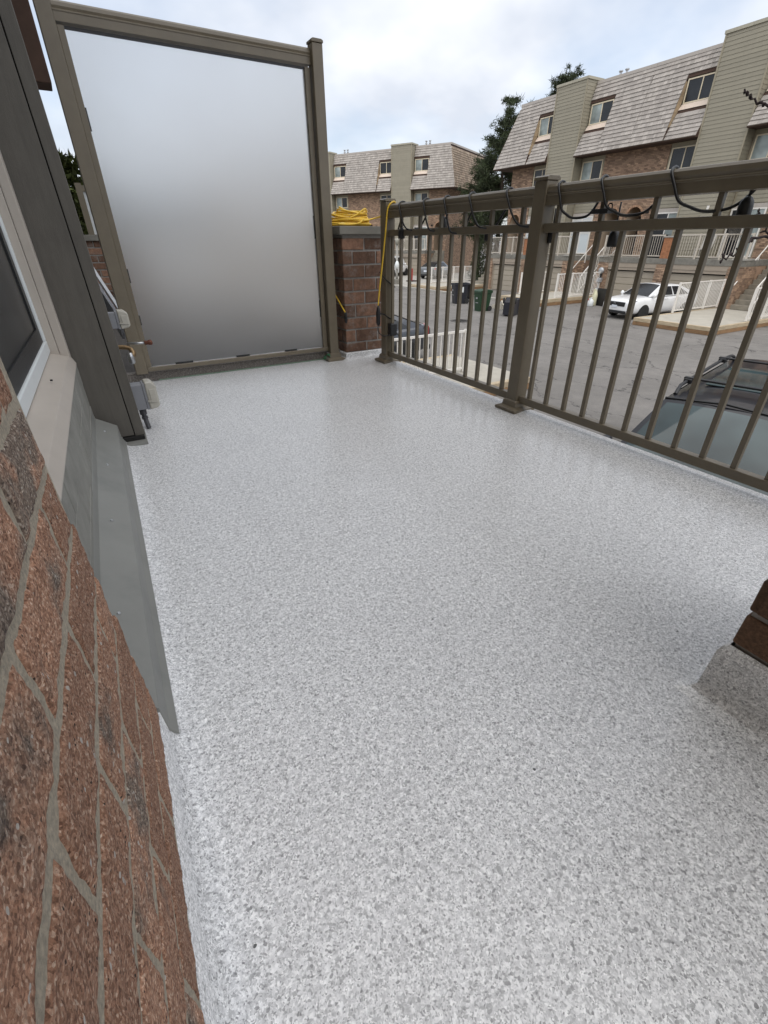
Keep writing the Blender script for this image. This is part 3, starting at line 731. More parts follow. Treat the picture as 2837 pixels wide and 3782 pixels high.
def window_part(t, x0, x1, y, z0, z1, frame=None, panes=(PANE, PANEL), fw_=.055, split=True):
    b = MB(); d0, d1 = y - .03, y + .03
    b.box(x0, x1, d0, d1, z0, z0 + fw_).box(x0, x1, d0, d1, z1 - fw_, z1).box(x0, x0 + fw_, d0, d1, z0 + fw_, z1 - fw_).box(x1 - fw_, x1, d0, d1, z0 + fw_, z1 - fw_)
    xm = (x0 + x1) / 2
    if split: b.box(xm - fw_ * .45, xm + fw_ * .45, d0, d1 - .008, z0 + fw_, z1 - fw_)
    w = b.build('window', frame or CREAM, t, world=False)
    if split:
        MB().box(x0 + fw_, xm - fw_ * .45, y - .02, y - .004, z0 + fw_, z1 - fw_).build('pane', panes[0], w, world=False)
        MB().box(xm + fw_ * .45, x1 - fw_, y - .02, y - .004, z0 + fw_, z1 - fw_).build('pane', panes[1], w, world=False)
    else: MB().box(x0 + fw_, x1 - fw_, y - .02, y - .004, z0 + fw_, z1 - fw_).build('pane', panes[0], w, world=False)
    return w

CAMP = Vector((0, 0, .84))
EAVE_D, EAVE_Z, TOP_D, TOP_Z = .95, zl(5.42), -.20, zl(9.0)
SLOPE_L = math.hypot(EAVE_D - TOP_D, TOP_Z - EAVE_Z)
def slope_d(z): return EAVE_D + (TOP_D - EAVE_D) * (z - EAVE_Z) / (TOP_Z - EAVE_Z)
APR_D1, APR_Z1 = .27, zl(6.70)       # top of the recessed apron under a dormer window
APR_D0 = EAVE_D - .06

def shingle_list(rng, course=.207):
    """shingles as (x, s, width, plane) in local slope coordinates of the main roof and aprons"""
    out = []
    n = int(SLOPE_L / course)
    for k in range(n):
        s = k * course; zz = EAVE_Z + (TOP_Z - EAVE_Z) * s / SLOPE_L; zz2 = EAVE_Z + (TOP_Z - EAVE_Z) * (s + course) / SLOPE_L
        for sg in (-1, 1):
            x = 1.2
            lim = 5.02
            win = zz2 > EAVE_Z + .02 and zz < zl(8.02) - .02
            if win: x = 2.93
            while x < lim - .03:
                w = rng.choice((.12, .16, .2, .24, .28))
                if x + w > lim: w = lim - x
                out.append((sg * (x + w / 2), s, w, 'm')); x += w
    la = math.hypot(APR_D0 - APR_D1, APR_Z1 - EAVE_Z)
    for k in range(int(la / course)):
        for sg in (-1, 1):
            x = 1.2
            while x < 2.90 - .03:
                w = rng.choice((.12, .16, .2, .24, .28))
                if x + w > 2.90: w = 2.90 - x
                out.append((sg * (x + w / 2), k * course, w, 'a')); x += w
    return out
def shingle_box(w, course=.207):
    h = course + .03; b = MB(); x0, x1 = -w / 2 + .004, w / 2 - .004
    # local: x along, y = normal (out), z = up the slope ; butt thick at the bottom
    b.v += [(x0, -.004, 0), (x1, -.004, 0), (x1, -.004, h), (x0, -.004, h), (x0, .048, 0), (x1, .048, 0), (x1, .004, h), (x0, .004, h)]
    for f in ((3, 2, 1, 0), (4, 5, 6, 7), (0, 1, 5, 4), (1, 2, 6, 5), (2, 3, 7, 6), (3, 0, 4, 7)): b.f.append(f)
    return b
SH_MESH = {}
def shingle_mesh(w, m_):
    key = (round(w, 2), m_.name)
    if key not in SH_MESH: SH_MESH[key] = shingle_box(max(.03, round(w, 2))).mesh('shingle', m_)
    return SH_MESH[key]
TILT_M = math.atan2(EAVE_D - TOP_D, TOP_Z - EAVE_Z)
TILT_A = math.atan2(APR_D0 - APR_D1, APR_Z1 - EAVE_Z)

def townhouse(label, loc, rz, seed, near=True, detail_shingles=True, ends=(False, False), curtains=(0, 0, 0, 0), blinds=True, siding_parts=True, group=None):
    t = thing('townhouse', label, 'townhouse', (loc[0], loc[1], GZ), rz, group)
    rng = random.Random(seed)
    Z0, Z1 = zl(-.02), zl(5.40)
    # ---- wall body with entry alcoves
    core = MB()
    core.box(-5.02, 5.02, -10.2, -1.25, 0, zl(8.9))
    for sg in (-1, 1):
        def bx(a, b, z0, z1): core.box(min(sg * a, sg * b), max(sg * a, sg * b), -1.2499, -.06, z0, z1)
        bx(0, 3.74, 0, Z1); bx(4.76, 5.02, 0, Z1); bx(3.74, 4.76, zl(2.56), Z1); bx(3.74, 4.76, 0, zl(.0))
    core.build('wall', HMORTAR, t, world=False)
    bw = MB(); regs = []; holes = [(3.74, 4.76, zl(0), zl(2.05)), (-4.76, -3.74, zl(0), zl(2.05))]
    for i in range(7):                                  # stepped voids that the arch ring covers
        zz = 2.05 + i * .078; hw = math.sqrt(max(0, .51 ** 2 - (i * .078) ** 2))
        for sg in (-1, 1): holes.append((sg * 4.25 - hw, sg * 4.25 + hw, zl(zz), zl(zz + .078)))
    brick_mesh(bw, [(2.95, 5.02, Z0, Z1), (-5.02, -2.95, Z0, Z1)], holes, .03, seed=seed, dep=.08)
    if ends[0]: brick_mesh(bw, [(-10, 0, 0, Z1)], [], 5.05, '+', seed + 1)
    if ends[1]: brick_mesh(bw, [(-10, 0, 0, Z1)], [], -5.05, '-', seed + 2)
    stuff(bw.build('brickwork', HBRICK, t, world=False))
    for sg in (-1, 1):
        # arch ring, alcove door
        ar = MB()
        for k in range(13):
            a0, a1 = math.pi * k / 13 + .012, math.pi * (k + 1) / 13 - .012
            pr = [(r * math.cos(a), r * math.sin(a)) for r, a in ((.50, a0), (.61, a0), (.61, a1), (.50, a1))]
            ar.prism(pr, -.10, .045, lambda p, q, s: (sg * 4.25 + p, s, zl(2.05) + q))
        stuff(ar.build('arch_ring', mat('arch_brick', (.36, .22, .14), .9, piece=.15), t, world=False, fixn=True))
        sp = MB()
        sp.prism([(.515 * math.cos(math.pi * k / 12), .515 * math.sin(math.pi * k / 12)) for k in range(13)] + [(-.53, .52), (.53, .52)], -1.2, -.105, lambda p, q, s: (sg * 4.25 + p, s, zl(2.05) + q)) if False else None
        dr = MB().box(sg * 4.25 - .45, sg * 4.25 + .45, -1.24, -1.19, zl(.02), zl(2.08)).build('door', mat('dark_door', (.05, .035, .03), .5), t, world=False)
        MB().lathe([(.02, 0), (.025, .03), (.02, .05)], (sg * 4.25 - .36, -1.189, zl(1.0)), 8, 'Y').build('handle', BRASS, dr, world=False)
        MB().box(sg * 3.42 - .11, sg * 3.42 + .11, .036, .06, zl(2.2), zl(2.36)).build('number_plate', DARK, t, world=False)
        # window bay column : siding, windows
        a, b = (1.2, 2.94) if sg > 0 else (-2.94, -1.2)
        MB().box(a, b, -.0595, -.02, Z0, Z1).build('bay_panel', SIDING2, t, world=False)
        lx0, lx1 = a + .06, b - .06
        window_part(t, lx0 + .05, lx1 - .05, .0, zl(4.16), zl(5.16), panes=((PANE, PANE), (PANE, PANEL))[curtains[0 if sg < 0 else 1]], frame=CREAM)
        z = zl(2.42)
        while z < zl(4.0):
            bd = MB(); bd.prism([(-.019, 0), (.022, 0), (.004, .165), (-.019, .165)], a + .1, b - .1, lambda p, q, s: (s, p, z + q)); o_ = bd.build('siding_board', SIDING, t, world=False); z += .17
        # patio door with blind
        w = MB().box(lx0, lx1, -.018, .03, zl(2.2), zl(2.38)).build('door_head', FASCIA, t, world=False)
        if blinds:
            window_part(t, lx0, lx1, .005, zl(.05), zl(2.198), frame=WHITE, panes=(BLIND, BLIND) if (seed + sg) % 2 else (PANEL, PANE), fw_=.07)
            if (seed + sg) % 2:
                sl = MB(); z = zl(1.2)
                while z < zl(2.1): sl.box(lx0 + .09, lx1 - .09, .006, .018, z, z + .035); z += .075
                stuff(sl.build('blind_slats', WHITE, t, world=False))
        else: window_part(t, lx0, lx1, .005, zl(.05), zl(2.198), frame=WHITE, panes=(PANEL, PANEL), fw_=.07)
    # ---- mansard body
    mb = MB()
    for sg in (-1, 1):
        f = lambda p, q, s: (sg * s, p, q)
        hip0 = 5.02
        mb.prism([(EAVE_D, EAVE_Z - .05), (EAVE_D, EAVE_Z), (TOP_D, TOP_Z), (-10, TOP_Z), (-10, EAVE_Z - .05)], 2.92, hip0, f)
        mb.prism([(APR_D0, EAVE_Z - .05), (APR_D0, EAVE_Z), (APR_D1, APR_Z1), (-.02, APR_Z1), (-.02, EAVE_Z - .05)], 1.18, 2.9195, f)
        zt = zl(8.02)
        mb.prism([(slope_d(zt), zt), (TOP_D, TOP_Z), (-1, TOP_Z), (-1, zt)], 1.18, 2.9195, f)
    mb.build('roof', SOFFIT, t, world=False, fixn=True)
    for sg in (-1, 1):
        a, b = (1.24, 2.90) if sg > 0 else (-2.90, -1.24)
        MB().box(a - .05, b, -.5, .02, zl(6.76), zl(8.03)).build('dormer_back', SIDING2, t, world=False)
        window_part(t, a + .06, b - .04, .06, zl(6.98), zl(7.98), panes=((PANE, PANE), (PANE, PANEL))[curtains[2 if sg < 0 else 3]], frame=CREAM)
        MB().quad((a, .095, zl(6.97)), (b - .01, .095, zl(6.97)), (b - .01, APR_D1 + .03, APR_Z1 + .012), (a, APR_D1 + .03, APR_Z1 + .012)).build('sill_flashing', PINK, t, world=False)
        # stepped side of the main roof slope beside the dormer
        js = MB(); x = sg * 2.918
        for k in range(9):
            z0 = zl(6.0) + k * .21; z1 = z0 + .21
            if z1 > zl(8.0): break
            js.quad((x - sg * .004, slope_d(z0) + .03, z0), (x - sg * .004, slope_d(z1) + .01, z1), (x - sg * .02, max(.06, slope_d(z1) - .3), z1), (x - sg * .02, max(.06, slope_d(z0) - .3), z0))
        stuff(js.build('roof_return', mat('fresh_cedar', (.36, .27, .17), .9, piece=.2), t, world=False))
    # ---- shingles
    sh = shingle_list(rng); M4 = Matrix.Translation((loc[0], loc[1], GZ)) @ Matrix.Rotation(rz, 4, 'Z')
    def place(x, s, pl):
        if pl == 'm': return Vector((x, EAVE_D - s * math.sin(TILT_M), EAVE_Z + s * math.cos(TILT_M))), TILT_M
        return Vector((x, APR_D0 - s * math.sin(TILT_A), EAVE_Z + s * math.cos(TILT_A))), TILT_A
    items = []
    for (x, s, w, pl) in sh:
        p, ti = place(x, s, pl); items.append(((M4 @ p - CAMP).length, p, ti, w, rng.uniform(-.003, .003), rng.uniform(-.012, .012)))
    items.sort(key=lambda q: q[0])
    nind = 300 if detail_shingles else 0
    rest = MB()
    for i, (dd, p, ti, w, j, tw) in enumerate(items):
        if i < nind: put('shingle', shingle_mesh(w, SHINGLE), t, loc=p + Vector((0, 0, j)), rot=(ti, tw * .5, 0))
        else:
            sb = shingle_box(w); mm = Matrix.Translation(p + Vector((0, 0, j))) @ Matrix.Rotation(ti, 4, 'X'); n0 = len(rest.v)
            rest.v += [tuple(mm @ Vector(v)) for v in sb.v]; rest.f += [tuple(n0 + q for q in f) for f in sb.f]
    stuff(rest.build('shingles', SHINGLE, t, world=False))
    # hip ends
    hip = MB(); hs = MB(); hf = MB()
    for e, sg in ((0, 1), (1, -1)):
        if not ends[e]: continue
        x0 = sg * 5.021; xe = sg * (5.02 + 1.15)
        hip.quad((x0, TOP_D, TOP_Z), (xe, EAVE_D, EAVE_Z), (xe, -10, EAVE_Z), (x0, -10, TOP_Z)); hip.quad((x0, TOP_D, TOP_Z), (xe, EAVE_D, EAVE_Z), (x0, EAVE_D, EAVE_Z))
        hip.quad((x0, EAVE_D, EAVE_Z - .05), (xe, EAVE_D, EAVE_Z - .05), (xe, -10, EAVE_Z - .05), (x0, -10, EAVE_Z - .05)); hip.quad((xe, EAVE_D, EAVE_Z - .05), (xe, EAVE_D, EAVE_Z), (xe, -10, EAVE_Z), (xe, -10, EAVE_Z - .05))
        hip.quad((x0, EAVE_D, EAVE_Z - .05), (xe, EAVE_D, EAVE_Z - .05), (xe, EAVE_D, EAVE_Z), (x0, EAVE_D, EAVE_Z))
        tl = math.atan2(1.15, TOP_Z - EAVE_Z)
        for k in range(17):
            s = k * .207; xx = 5.02 + 1.15 - s * math.sin(tl); z = EAVE_Z + s * math.cos(tl); dtop = EAVE_D - s * math.sin(TILT_M)
            d = dtop - .02
            while d > -9.9:
                w = rng.choice((.12, .16, .2, .24, .28)); sb = shingle_box(w)
                mm = Matrix.Translation((sg * xx, d - w / 2, z)) @ Matrix.Rotation(-sg * math.pi / 2, 4, 'Z') @ Matrix.Rotation(tl, 4, 'X'); n0 = len(hs.v)
                hs.v += [tuple(mm @ Vector(v)) for v in sb.v]; hs.f += [tuple(n0 + q for q in f) for f in sb.f]; d -= w
            # front triangle of the hip
            x = 5.02; lim = 5.02 + 1.15 - s * math.sin(tl) - .02
            while x < lim - .04:
                w = min(.22, lim - x); sb = shingle_box(w); p, ti = place(sg * (x + w / 2), s, 'm')
                mm = Matrix.Translation(p) @ Matrix.Rotation(ti, 4, 'X'); n0 = len(hf.v)
                hf.v += [tuple(mm @ Vector(v)) for v in sb.v]; hf.f += [tuple(n0 + q for q in f) for f in sb.f]; x += w
    if hip.v:
        hip.build('hip_roof', SOFFIT, t, world=False, fixn=True)
        stuff(hs.build('hip_shingles', SHINGLE2, t, world=False)); stuff(hf.build('corner_shingles', SHINGLE, t, world=False))
    # roof edge
    x0 = -5.02 - (.06 if ends[1] else 0); x1 = 5.02 + (.06 if ends[0] else 0)
    def ed(*q): MB().box(*q).build('roof_edge', FASCIA, t, world=False)
    ed(x0, -1.21, TOP_D - .05, TOP_D + .06, TOP_Z - .06, TOP_Z + .09); ed(1.21, x1, TOP_D - .05, TOP_D + .06, TOP_Z - .06, TOP_Z + .09)
    if ends[0]: ed(5.02 - .03, x1 + .02, -10, TOP_D - .051, TOP_Z - .06, TOP_Z + .09)
    if ends[1]: ed(x0 - .02, -5.02 + .03, -10, TOP_D - .051, TOP_Z - .06, TOP_Z + .09)
    # ---- tower
    TD, TT = .65, zl(9.14)
    tw = MB().box(-1.15, 1.15, -.6, TD - .03, zl(-.02), TT).build('tower', SIDING, t, world=False)
    def ushape():
        b = MB(); h = .172
        b.prism([(-.02, 0), (.016, 0), (.0, h), (-.02, h)], -1.155, 1.155, lambda p, q, s: (s, TD + p, q))
        b.prism([(-.02, 0), (.014, 0), (.0, h), (-.02, h)], -.55, TD - .021, lambda p, q, s: (1.155 + p, s, q))
        b.prism([(-.02, 0), (.014, 0), (.0, h), (-.02, h)], -.55, TD - .021, lambda p, q, s: (-1.155 - p, s, q))
        return b
    if siding_parts:
        um = ushape().mesh('siding_board', SIDING); z = zl(.0)
        while z < TT - .1: put('siding_board', um, tw, loc=(0, 0, z)); z += .17
    else:
        al = MB(); z = zl(.0); us = ushape()
        while z < TT - .1:
            n0 = len(al.v); al.v += [(p[0], p[1], p[2] + z) for p in us.v]; al.f += [tuple(n0 + q for q in f) for f in us.f]; z += .17
        stuff(al.build('siding_boards', SIDING, tw, world=False))
    for sg in (-1, 1):
        MB().box(min(sg * 1.10, sg * 1.18), max(sg * 1.10, sg * 1.18), TD + .017, TD + .032, zl(-.02), TT).build('corner_trim', SIDING2, tw, world=False)
    MB().box(-1.22, 1.22, -.7, TD + .06, TT + .002, TT + .13).build('tower_cap', mat('tower_cap_paint', (.37, .345, .27), .6), tw, world=False)
    MB().box(-.45, -.34, TD + .02, TD + .07, zl(2.2), zl(2.36)).build('light_box', WHITE, tw, world=False)
    MB().box(-.05, .85, TD + .018, TD + .05, zl(1.55), zl(1.95)).build('panel_frame', SIDING2, tw, world=False)
    for sg in (-1, 1):
        for k in range(2):
            MB().lathe([(.07, 0), (.07, .32), (.11, .34), (.11, .40), (.06, .42), (.06, .5), (.12, .55), (.12, .6)], (sg * (1.75 + k * .42), -1.4, TOP_Z), 10).build('roof_vent', GALV, t, world=False)
    # ---- deck, garage doors, piers
    MB().box(-4.02, 4.02, -.02, 2.72, zl(-.27), zl(-.02)).build('deck_slab', CONC2, t, world=False)
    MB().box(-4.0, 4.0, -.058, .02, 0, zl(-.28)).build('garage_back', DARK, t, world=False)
    for sg in (-1, 1):
        a, b = (.33, 3.32) if sg > 0 else (-3.32, -.33)
        MB().box(a - .02, b + .02, 2.60, 2.69, zl(-.50), zl(-.272)).build('header_board', HEADER, t, world=False)
        MB().box(a, b, 2.54, 2.66, zl(-.64), zl(-.502)).build('header_board', HEADER, t, world=False)
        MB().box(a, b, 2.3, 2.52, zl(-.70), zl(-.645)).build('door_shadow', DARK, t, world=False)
        gd = MB().box(a + .02, b - .02, 2.46, 2.50, 0, zl(-.70)).build('garage_door', SIDING2, t, world=False)
        hgt = (zl(-.70)) / 5
        for k in range(5): MB().box(a + .06, b - .06, 2.501, 2.525, .02 + k * hgt, k * hgt + hgt - .012).build('door_panel', GARAGE, gd, world=False, bevel=.008)
        MB().box(a, a + .055, 2.4995, 2.60, 0, zl(-.64)).build('door_jamb', HEADER, t, world=False)
        MB().box(b - .055, b, 2.4995, 2.60, 0, zl(-.64)).build('door_jamb', HEADER, t, world=False)
    pb = MB()
    for (a, b) in ((-.33, .33), (3.32, 4.02), (-4.02, -3.32)):
        MB().box(a + .02, b - .02, 1.4, 2.68, 0, zl(-.272)).build('pier_core', HMORTAR, t, world=False)
        brick_mesh(pb, [(a, b, 0, zl(-.28))], [], 2.72, seed=seed + 9, dep=.06)
        brick_mesh(pb, [(1.4, 2.655, 0, zl(-.28))], [], b, '+', seed + 5, dep=.03); brick_mesh(pb, [(1.4, 2.655, 0, zl(-.28))], [], a, '-', seed + 6, dep=.03)
    stuff(pb.build('pier_brickwork', HBRICK, t, world=False))
    for sg in (-1, 1):
        MB().box(min(sg * 3.4, sg * 4.05), max(sg * 3.4, sg * 4.05), 2.0, 2.78, zl(-.0195), zl(.05)).build('pier_cap', CONC, t, world=False)
        # side wall of the stair under the deck
        q = MB().box(min(sg * 3.86, sg * 4.0), max(sg * 3.86, sg * 4.0), 0, 1.4, 0, zl(-.275)); q.build('stair_wall', HBRICK, t, world=False)
    # deck balustrade
    bal = MB().box(-.009, .009, -.009, .009, zl(.12), zl(1.02)).mesh('baluster', OFFW)
    oc = MB().box(-.30, .30, 2.42, 2.66, zl(-.018), zl(.95)); oc.build('deck_pier', mat('orange_brick', (.33, .145, .07), .9, var=.3, scale=9), t, world=False)
    MB().box(-.34, .34, 2.38, 2.70, zl(.951), zl(1.02)).build('deck_pier_cap', CONC, t, world=False)
    for sg in (-1, 1):
        rl = MB(); a, b = .34, 3.9
        f = lambda x0, x1, y0, y1, z0, z1: rl.box(min(sg * x0, sg * x1), max(sg * x0, sg * x1), y0, y1, z0, z1)
        f(a, b, 2.53, 2.59, zl(1.02), zl(1.08)); f(a, b, 2.54, 2.58, zl(.07), zl(.118))
        ro = rl.build('deck_rail', OFFW, t, world=False)
        for xx in (1.5, 2.7, 3.9): MB().box(sg * xx - .035, sg * xx + .035, 2.525, 2.595, zl(-.018), zl(1.1)).build('rail_post', OFFW, t, world=False)
        x = a + .12
        while x < b - .05: put('baluster', bal, ro, loc=(sg * x, 2.56, 0)); x += .13
    # steps up to the entry
    for sg in (-1, 1):
        for k in range(10):
            z1 = zl(-2.1) + (k + 1) * .208
            MB().box(min(sg * 4.03, sg * 5.015), max(sg * 4.03, sg * 5.015), -.05 + (0), 2.75 - k * .27, max(0, z1 - .208), z1).build('step', STEPM, t, world=False, bevel=.01)
    return t
townhouse('sage and cedar-shingled townhouse behind the white car, its tower cut by right edge of photo', (29.7, 16.45), R(90), 21, curtains=(1, 0, 1, 0))
townhouse('brick townhouse ending the right-hand row, whole sage siding tower beside the pine', (29.7, 26.5), R(90), 22, ends=(True, False), curtains=(1, 0, 1, 1))
townhouse('townhouse of which only a corner of mansard roof shows at the right edge', (29.7, 6.4), R(90), 23, detail_shingles=False, siding_parts=False, curtains=(1, 1, 1, 1))
FA = math.atan2(.872, -.49)
FU = Vector((-.49, .872, 0)); FO = Vector((33.97, 45.12, 0))
for k, (lab, e) in enumerate((('distant townhouse across the street end with brown shingled side wall', (False, True)), ('distant townhouse half hidden behind the frosted screen post', (False, False)), ('distant townhouse blurred behind the frosted screen', (False, False)), ('farthest townhouse of the distant row, blurred at left of the frosted screen', (True, False)))):
    c_ = FO + FU * (5.02 + 10.04 * k)
    townhouse(lab, (c_.x, c_.y), FA, 31 + k, detail_shingles=False, siding_parts=False, ends=e, curtains=(1, 0, 1, 0))

# ================================================================== RAISED PATIOS, WHITE RAILINGS
def picket(label, pts, group=None, z0=-2.04, z1=-.83, m_=WHITE):
    """white picket railing along a polyline of (x,y) or (x,y,dz)"""
    P = [Vector((p[0], p[1], p[2] if len(p) > 2 else 0)) for p in pts]
    t = thing('white_railing', label, 'railing', (P[0].x, P[0].y, z0), group=group)
    bal = MB().box(-.011, .011, -.011, .011, z0 + .07 - z0, z1 - .05 - z0).mesh('picket', m_)
    for a, b in zip(P[:-1], P[1:]):
        o1 = Vector((0, 0, z1 - .025)); o0 = Vector((0, 0, z0 + .05))
        MB().beam(a + o1, b + o1, .05, .05).build('top_rail', m_, t); MB().beam(a + o0, b + o0, .04, .045).build('bottom_rail', m_, t)
        L = (b - a).length; n = max(2, int(L / .125))
        for i in range(1, n):
            p = a + (b - a) * i / n; put('picket', bal, t, loc=(p.x - P[0].x, p.y - P[0].y, p.z))
        npst = max(1, round(L / 1.25))
        for i in range(npst + 1):
            p = a + (b - a) * i / npst
            if i == 0 and a is not P[0]: continue
            MB().box(p.x - .035, p.x + .035, p.y - .035, p.y + .035, p.z + z0 - .04, p.z + z1 + .02).build('post', m_, t)
    return t
def patio(label, x0, x1, y0, y1, top=-2.1, edge_sides='fab', pale=True):
    t = thing('raised_patio', label, 'patio', ((x0 + x1) / 2, (y0 + y1) / 2, GZ))
    MB().box(x0 + .16, x1, y0 + .16, y1 - .16, GZ, top - .01).build('paving', mat('patio_slab', (.40, .375, .32), .9, var=.14, scale=2.5, bmp=.2, bscale=60, dirt=(1.2, (.30, .275, .23), .6)), t)
    h = (top - GZ) / 2
    for k in range(2):
        zz0, zz1 = GZ + k * h + .004, GZ + (k + 1) * h - (.004 if k == 0 else 0)
        m_ = TIMBER2 if k else TIMBER
        L = 2.4
        x = x0 - (L / 2 if k else 0)
        for ys in ((y0, y0 + .15), (y1 - .15, y1)):
            xx = x
            while xx < x1:
                a, b = max(xx, x0 + (.152 if k else 0)), min(xx + L - .006, x1)
                if b - a > .1: MB().box(a, b, ys[0], ys[1], zz0, zz1).build('timber', m_, t, bevel=.008)
                xx += L
        y = y0 - (L / 2 if k else 0) + .0
        while y < y1:
            a, b = max(y, y0 + (.0 if k else .152)), min(y + L - .006, y1 - (0 if k else .152))
            if b - a > .1: MB().box(x0, x0 + .15, a, b, zz0, zz1).build('timber', m_, t, bevel=.008)
            y += L
    return t
patio('timber-edged concrete patio right of the white car', 20.5, 26.95, 9.8, 13.15)
patio('timber-edged patio left of the white car at foot of brick stairs', 21.9, 26.95, 19.9, 23.1, top=-2.05)
patio('timber-edged patio behind the black bin with white railing', 22.3, 26.95, 30.45, 33.8, top=-2.08)
patio('near timber-edged patio below the deck beside dark sedan', 2.3, 9.0, 8.1, 11.3)
picket('white picket railing between the white car and concrete patio', [(23.2, 13.05), (26.95, 13.05)])
picket('white picket railing at the right edge by the concrete steps', [(23.2, 9.93), (26.9, 9.93)], z0=-2.04, z1=-.83)
picket('white railing on the timber wall left of the white car', [(23.2, 20.05), (26.9, 20.05)], z0=-1.99, z1=-.78)
picket('short white railing on the patio seen right of the railing post', [(23.3, 22.95), (25.6, 22.95)], z0=-1.99, z1=-.85)
picket('long white picket railing behind the bins and grey sedan', [(24.2, 33.7), (28.6, 33.6)], z0=-2.03, z1=-.95)
picket('near white railing with flat top rail on the patio below the deck', [(4.2, 9.36), (7.92, 9.46)], z0=-2.06, z1=-1.08)
def stair_rail(label, y, x0=26.9, x1=29.1, z0=-1.1, z1=.95, m_=WHITE):
    t = thing('stair_railing', label, 'railing', (x0, y, -2.0))
    MB().beam((x0, y, z0), (x1, y, z1), .05, .05).build('handrail', m_, t)
    MB().beam((x0, y, z0 - .85), (x1, y, z1 - .85), .04, .04).build('bottom_rail', m_, t)
    n = 14
    for i in range(n + 1):
        x = x0 + (x1 - x0) * i / n; z = z0 + (z1 - z0) * i / n; w = .03 if i in (0, n) else .011
        MB().box(x - w, x + w, y - w, y + w, z - .85 - (.05 if i in (0, n) else 0), z).build('picket', m_, t)
stair_rail('white sloping stair railing between the two arched entries', 21.48)
stair_rail('white sloping stair railing at the right edge of photo', 11.42, x0=26.6)
for lab, y in (('bare white handrail on brick stair wall above the red can', 20.52), ('bare white handrail beside the right-hand steps', 12.52), ('bare white handrail on the left brick stair wall', 22.45)):
    t = thing('handrail', lab, 'handrail', (27.5, y, -1.0))
    MB().tube([(26.8, y, -1.05), (29.2, y, 1.0)], .025, 8).build('bar', WHITE, t); MB().box(28.2, 28.26, y - .02, y + .02, -.42, .2).build('bracket', WHITE, t)

# ---- grass verge and kerb near the distant row
v = MB().box(22.0, 22.3, 23.2, 60, GZ + .002, GZ + .13); tag(v.build('kerb', CONC), kind='structure')
v = MB().box(22.31, 60, 33.95, 60, GZ + .003, GZ + .10); tag(v.build('pavement', CONC), kind='structure')

# ================================================================== VEHICLES
def patch(b, c00, c10, c11, c01, bulge, nu=8, nv=5, off=0, inset=(0, 1, 0, 1)):
    c00, c10, c11, c01 = map(Vector, (c00, c10, c11, c01))
    nrm = -((c10 - c00).cross(c01 - c00)).normalized(); i0 = len(b.v)
    for j in range(nv + 1):
        for i in range(nu + 1):
            u = inset[0] + (inset[1] - inset[0]) * i / nu; w = inset[2] + (inset[3] - inset[2]) * j / nv
            p = (c00 * (1 - u) + c10 * u) * (1 - w) + (c01 * (1 - u) + c11 * u) * w
            p = p + nrm * (bulge * (1 - (2 * u - 1) ** 2) * (.6 + .4 * (1 - (2 * w - 1) ** 2)) + off)
            b.v.append(tuple(p))
    for j in range(nv):
        for i in range(nu): b.f.append((i0 + (j + 1) * (nu + 1) + i, i0 + (j + 1) * (nu + 1) + i + 1, i0 + j * (nu + 1) + i + 1, i0 + j * (nu + 1) + i))
    return b
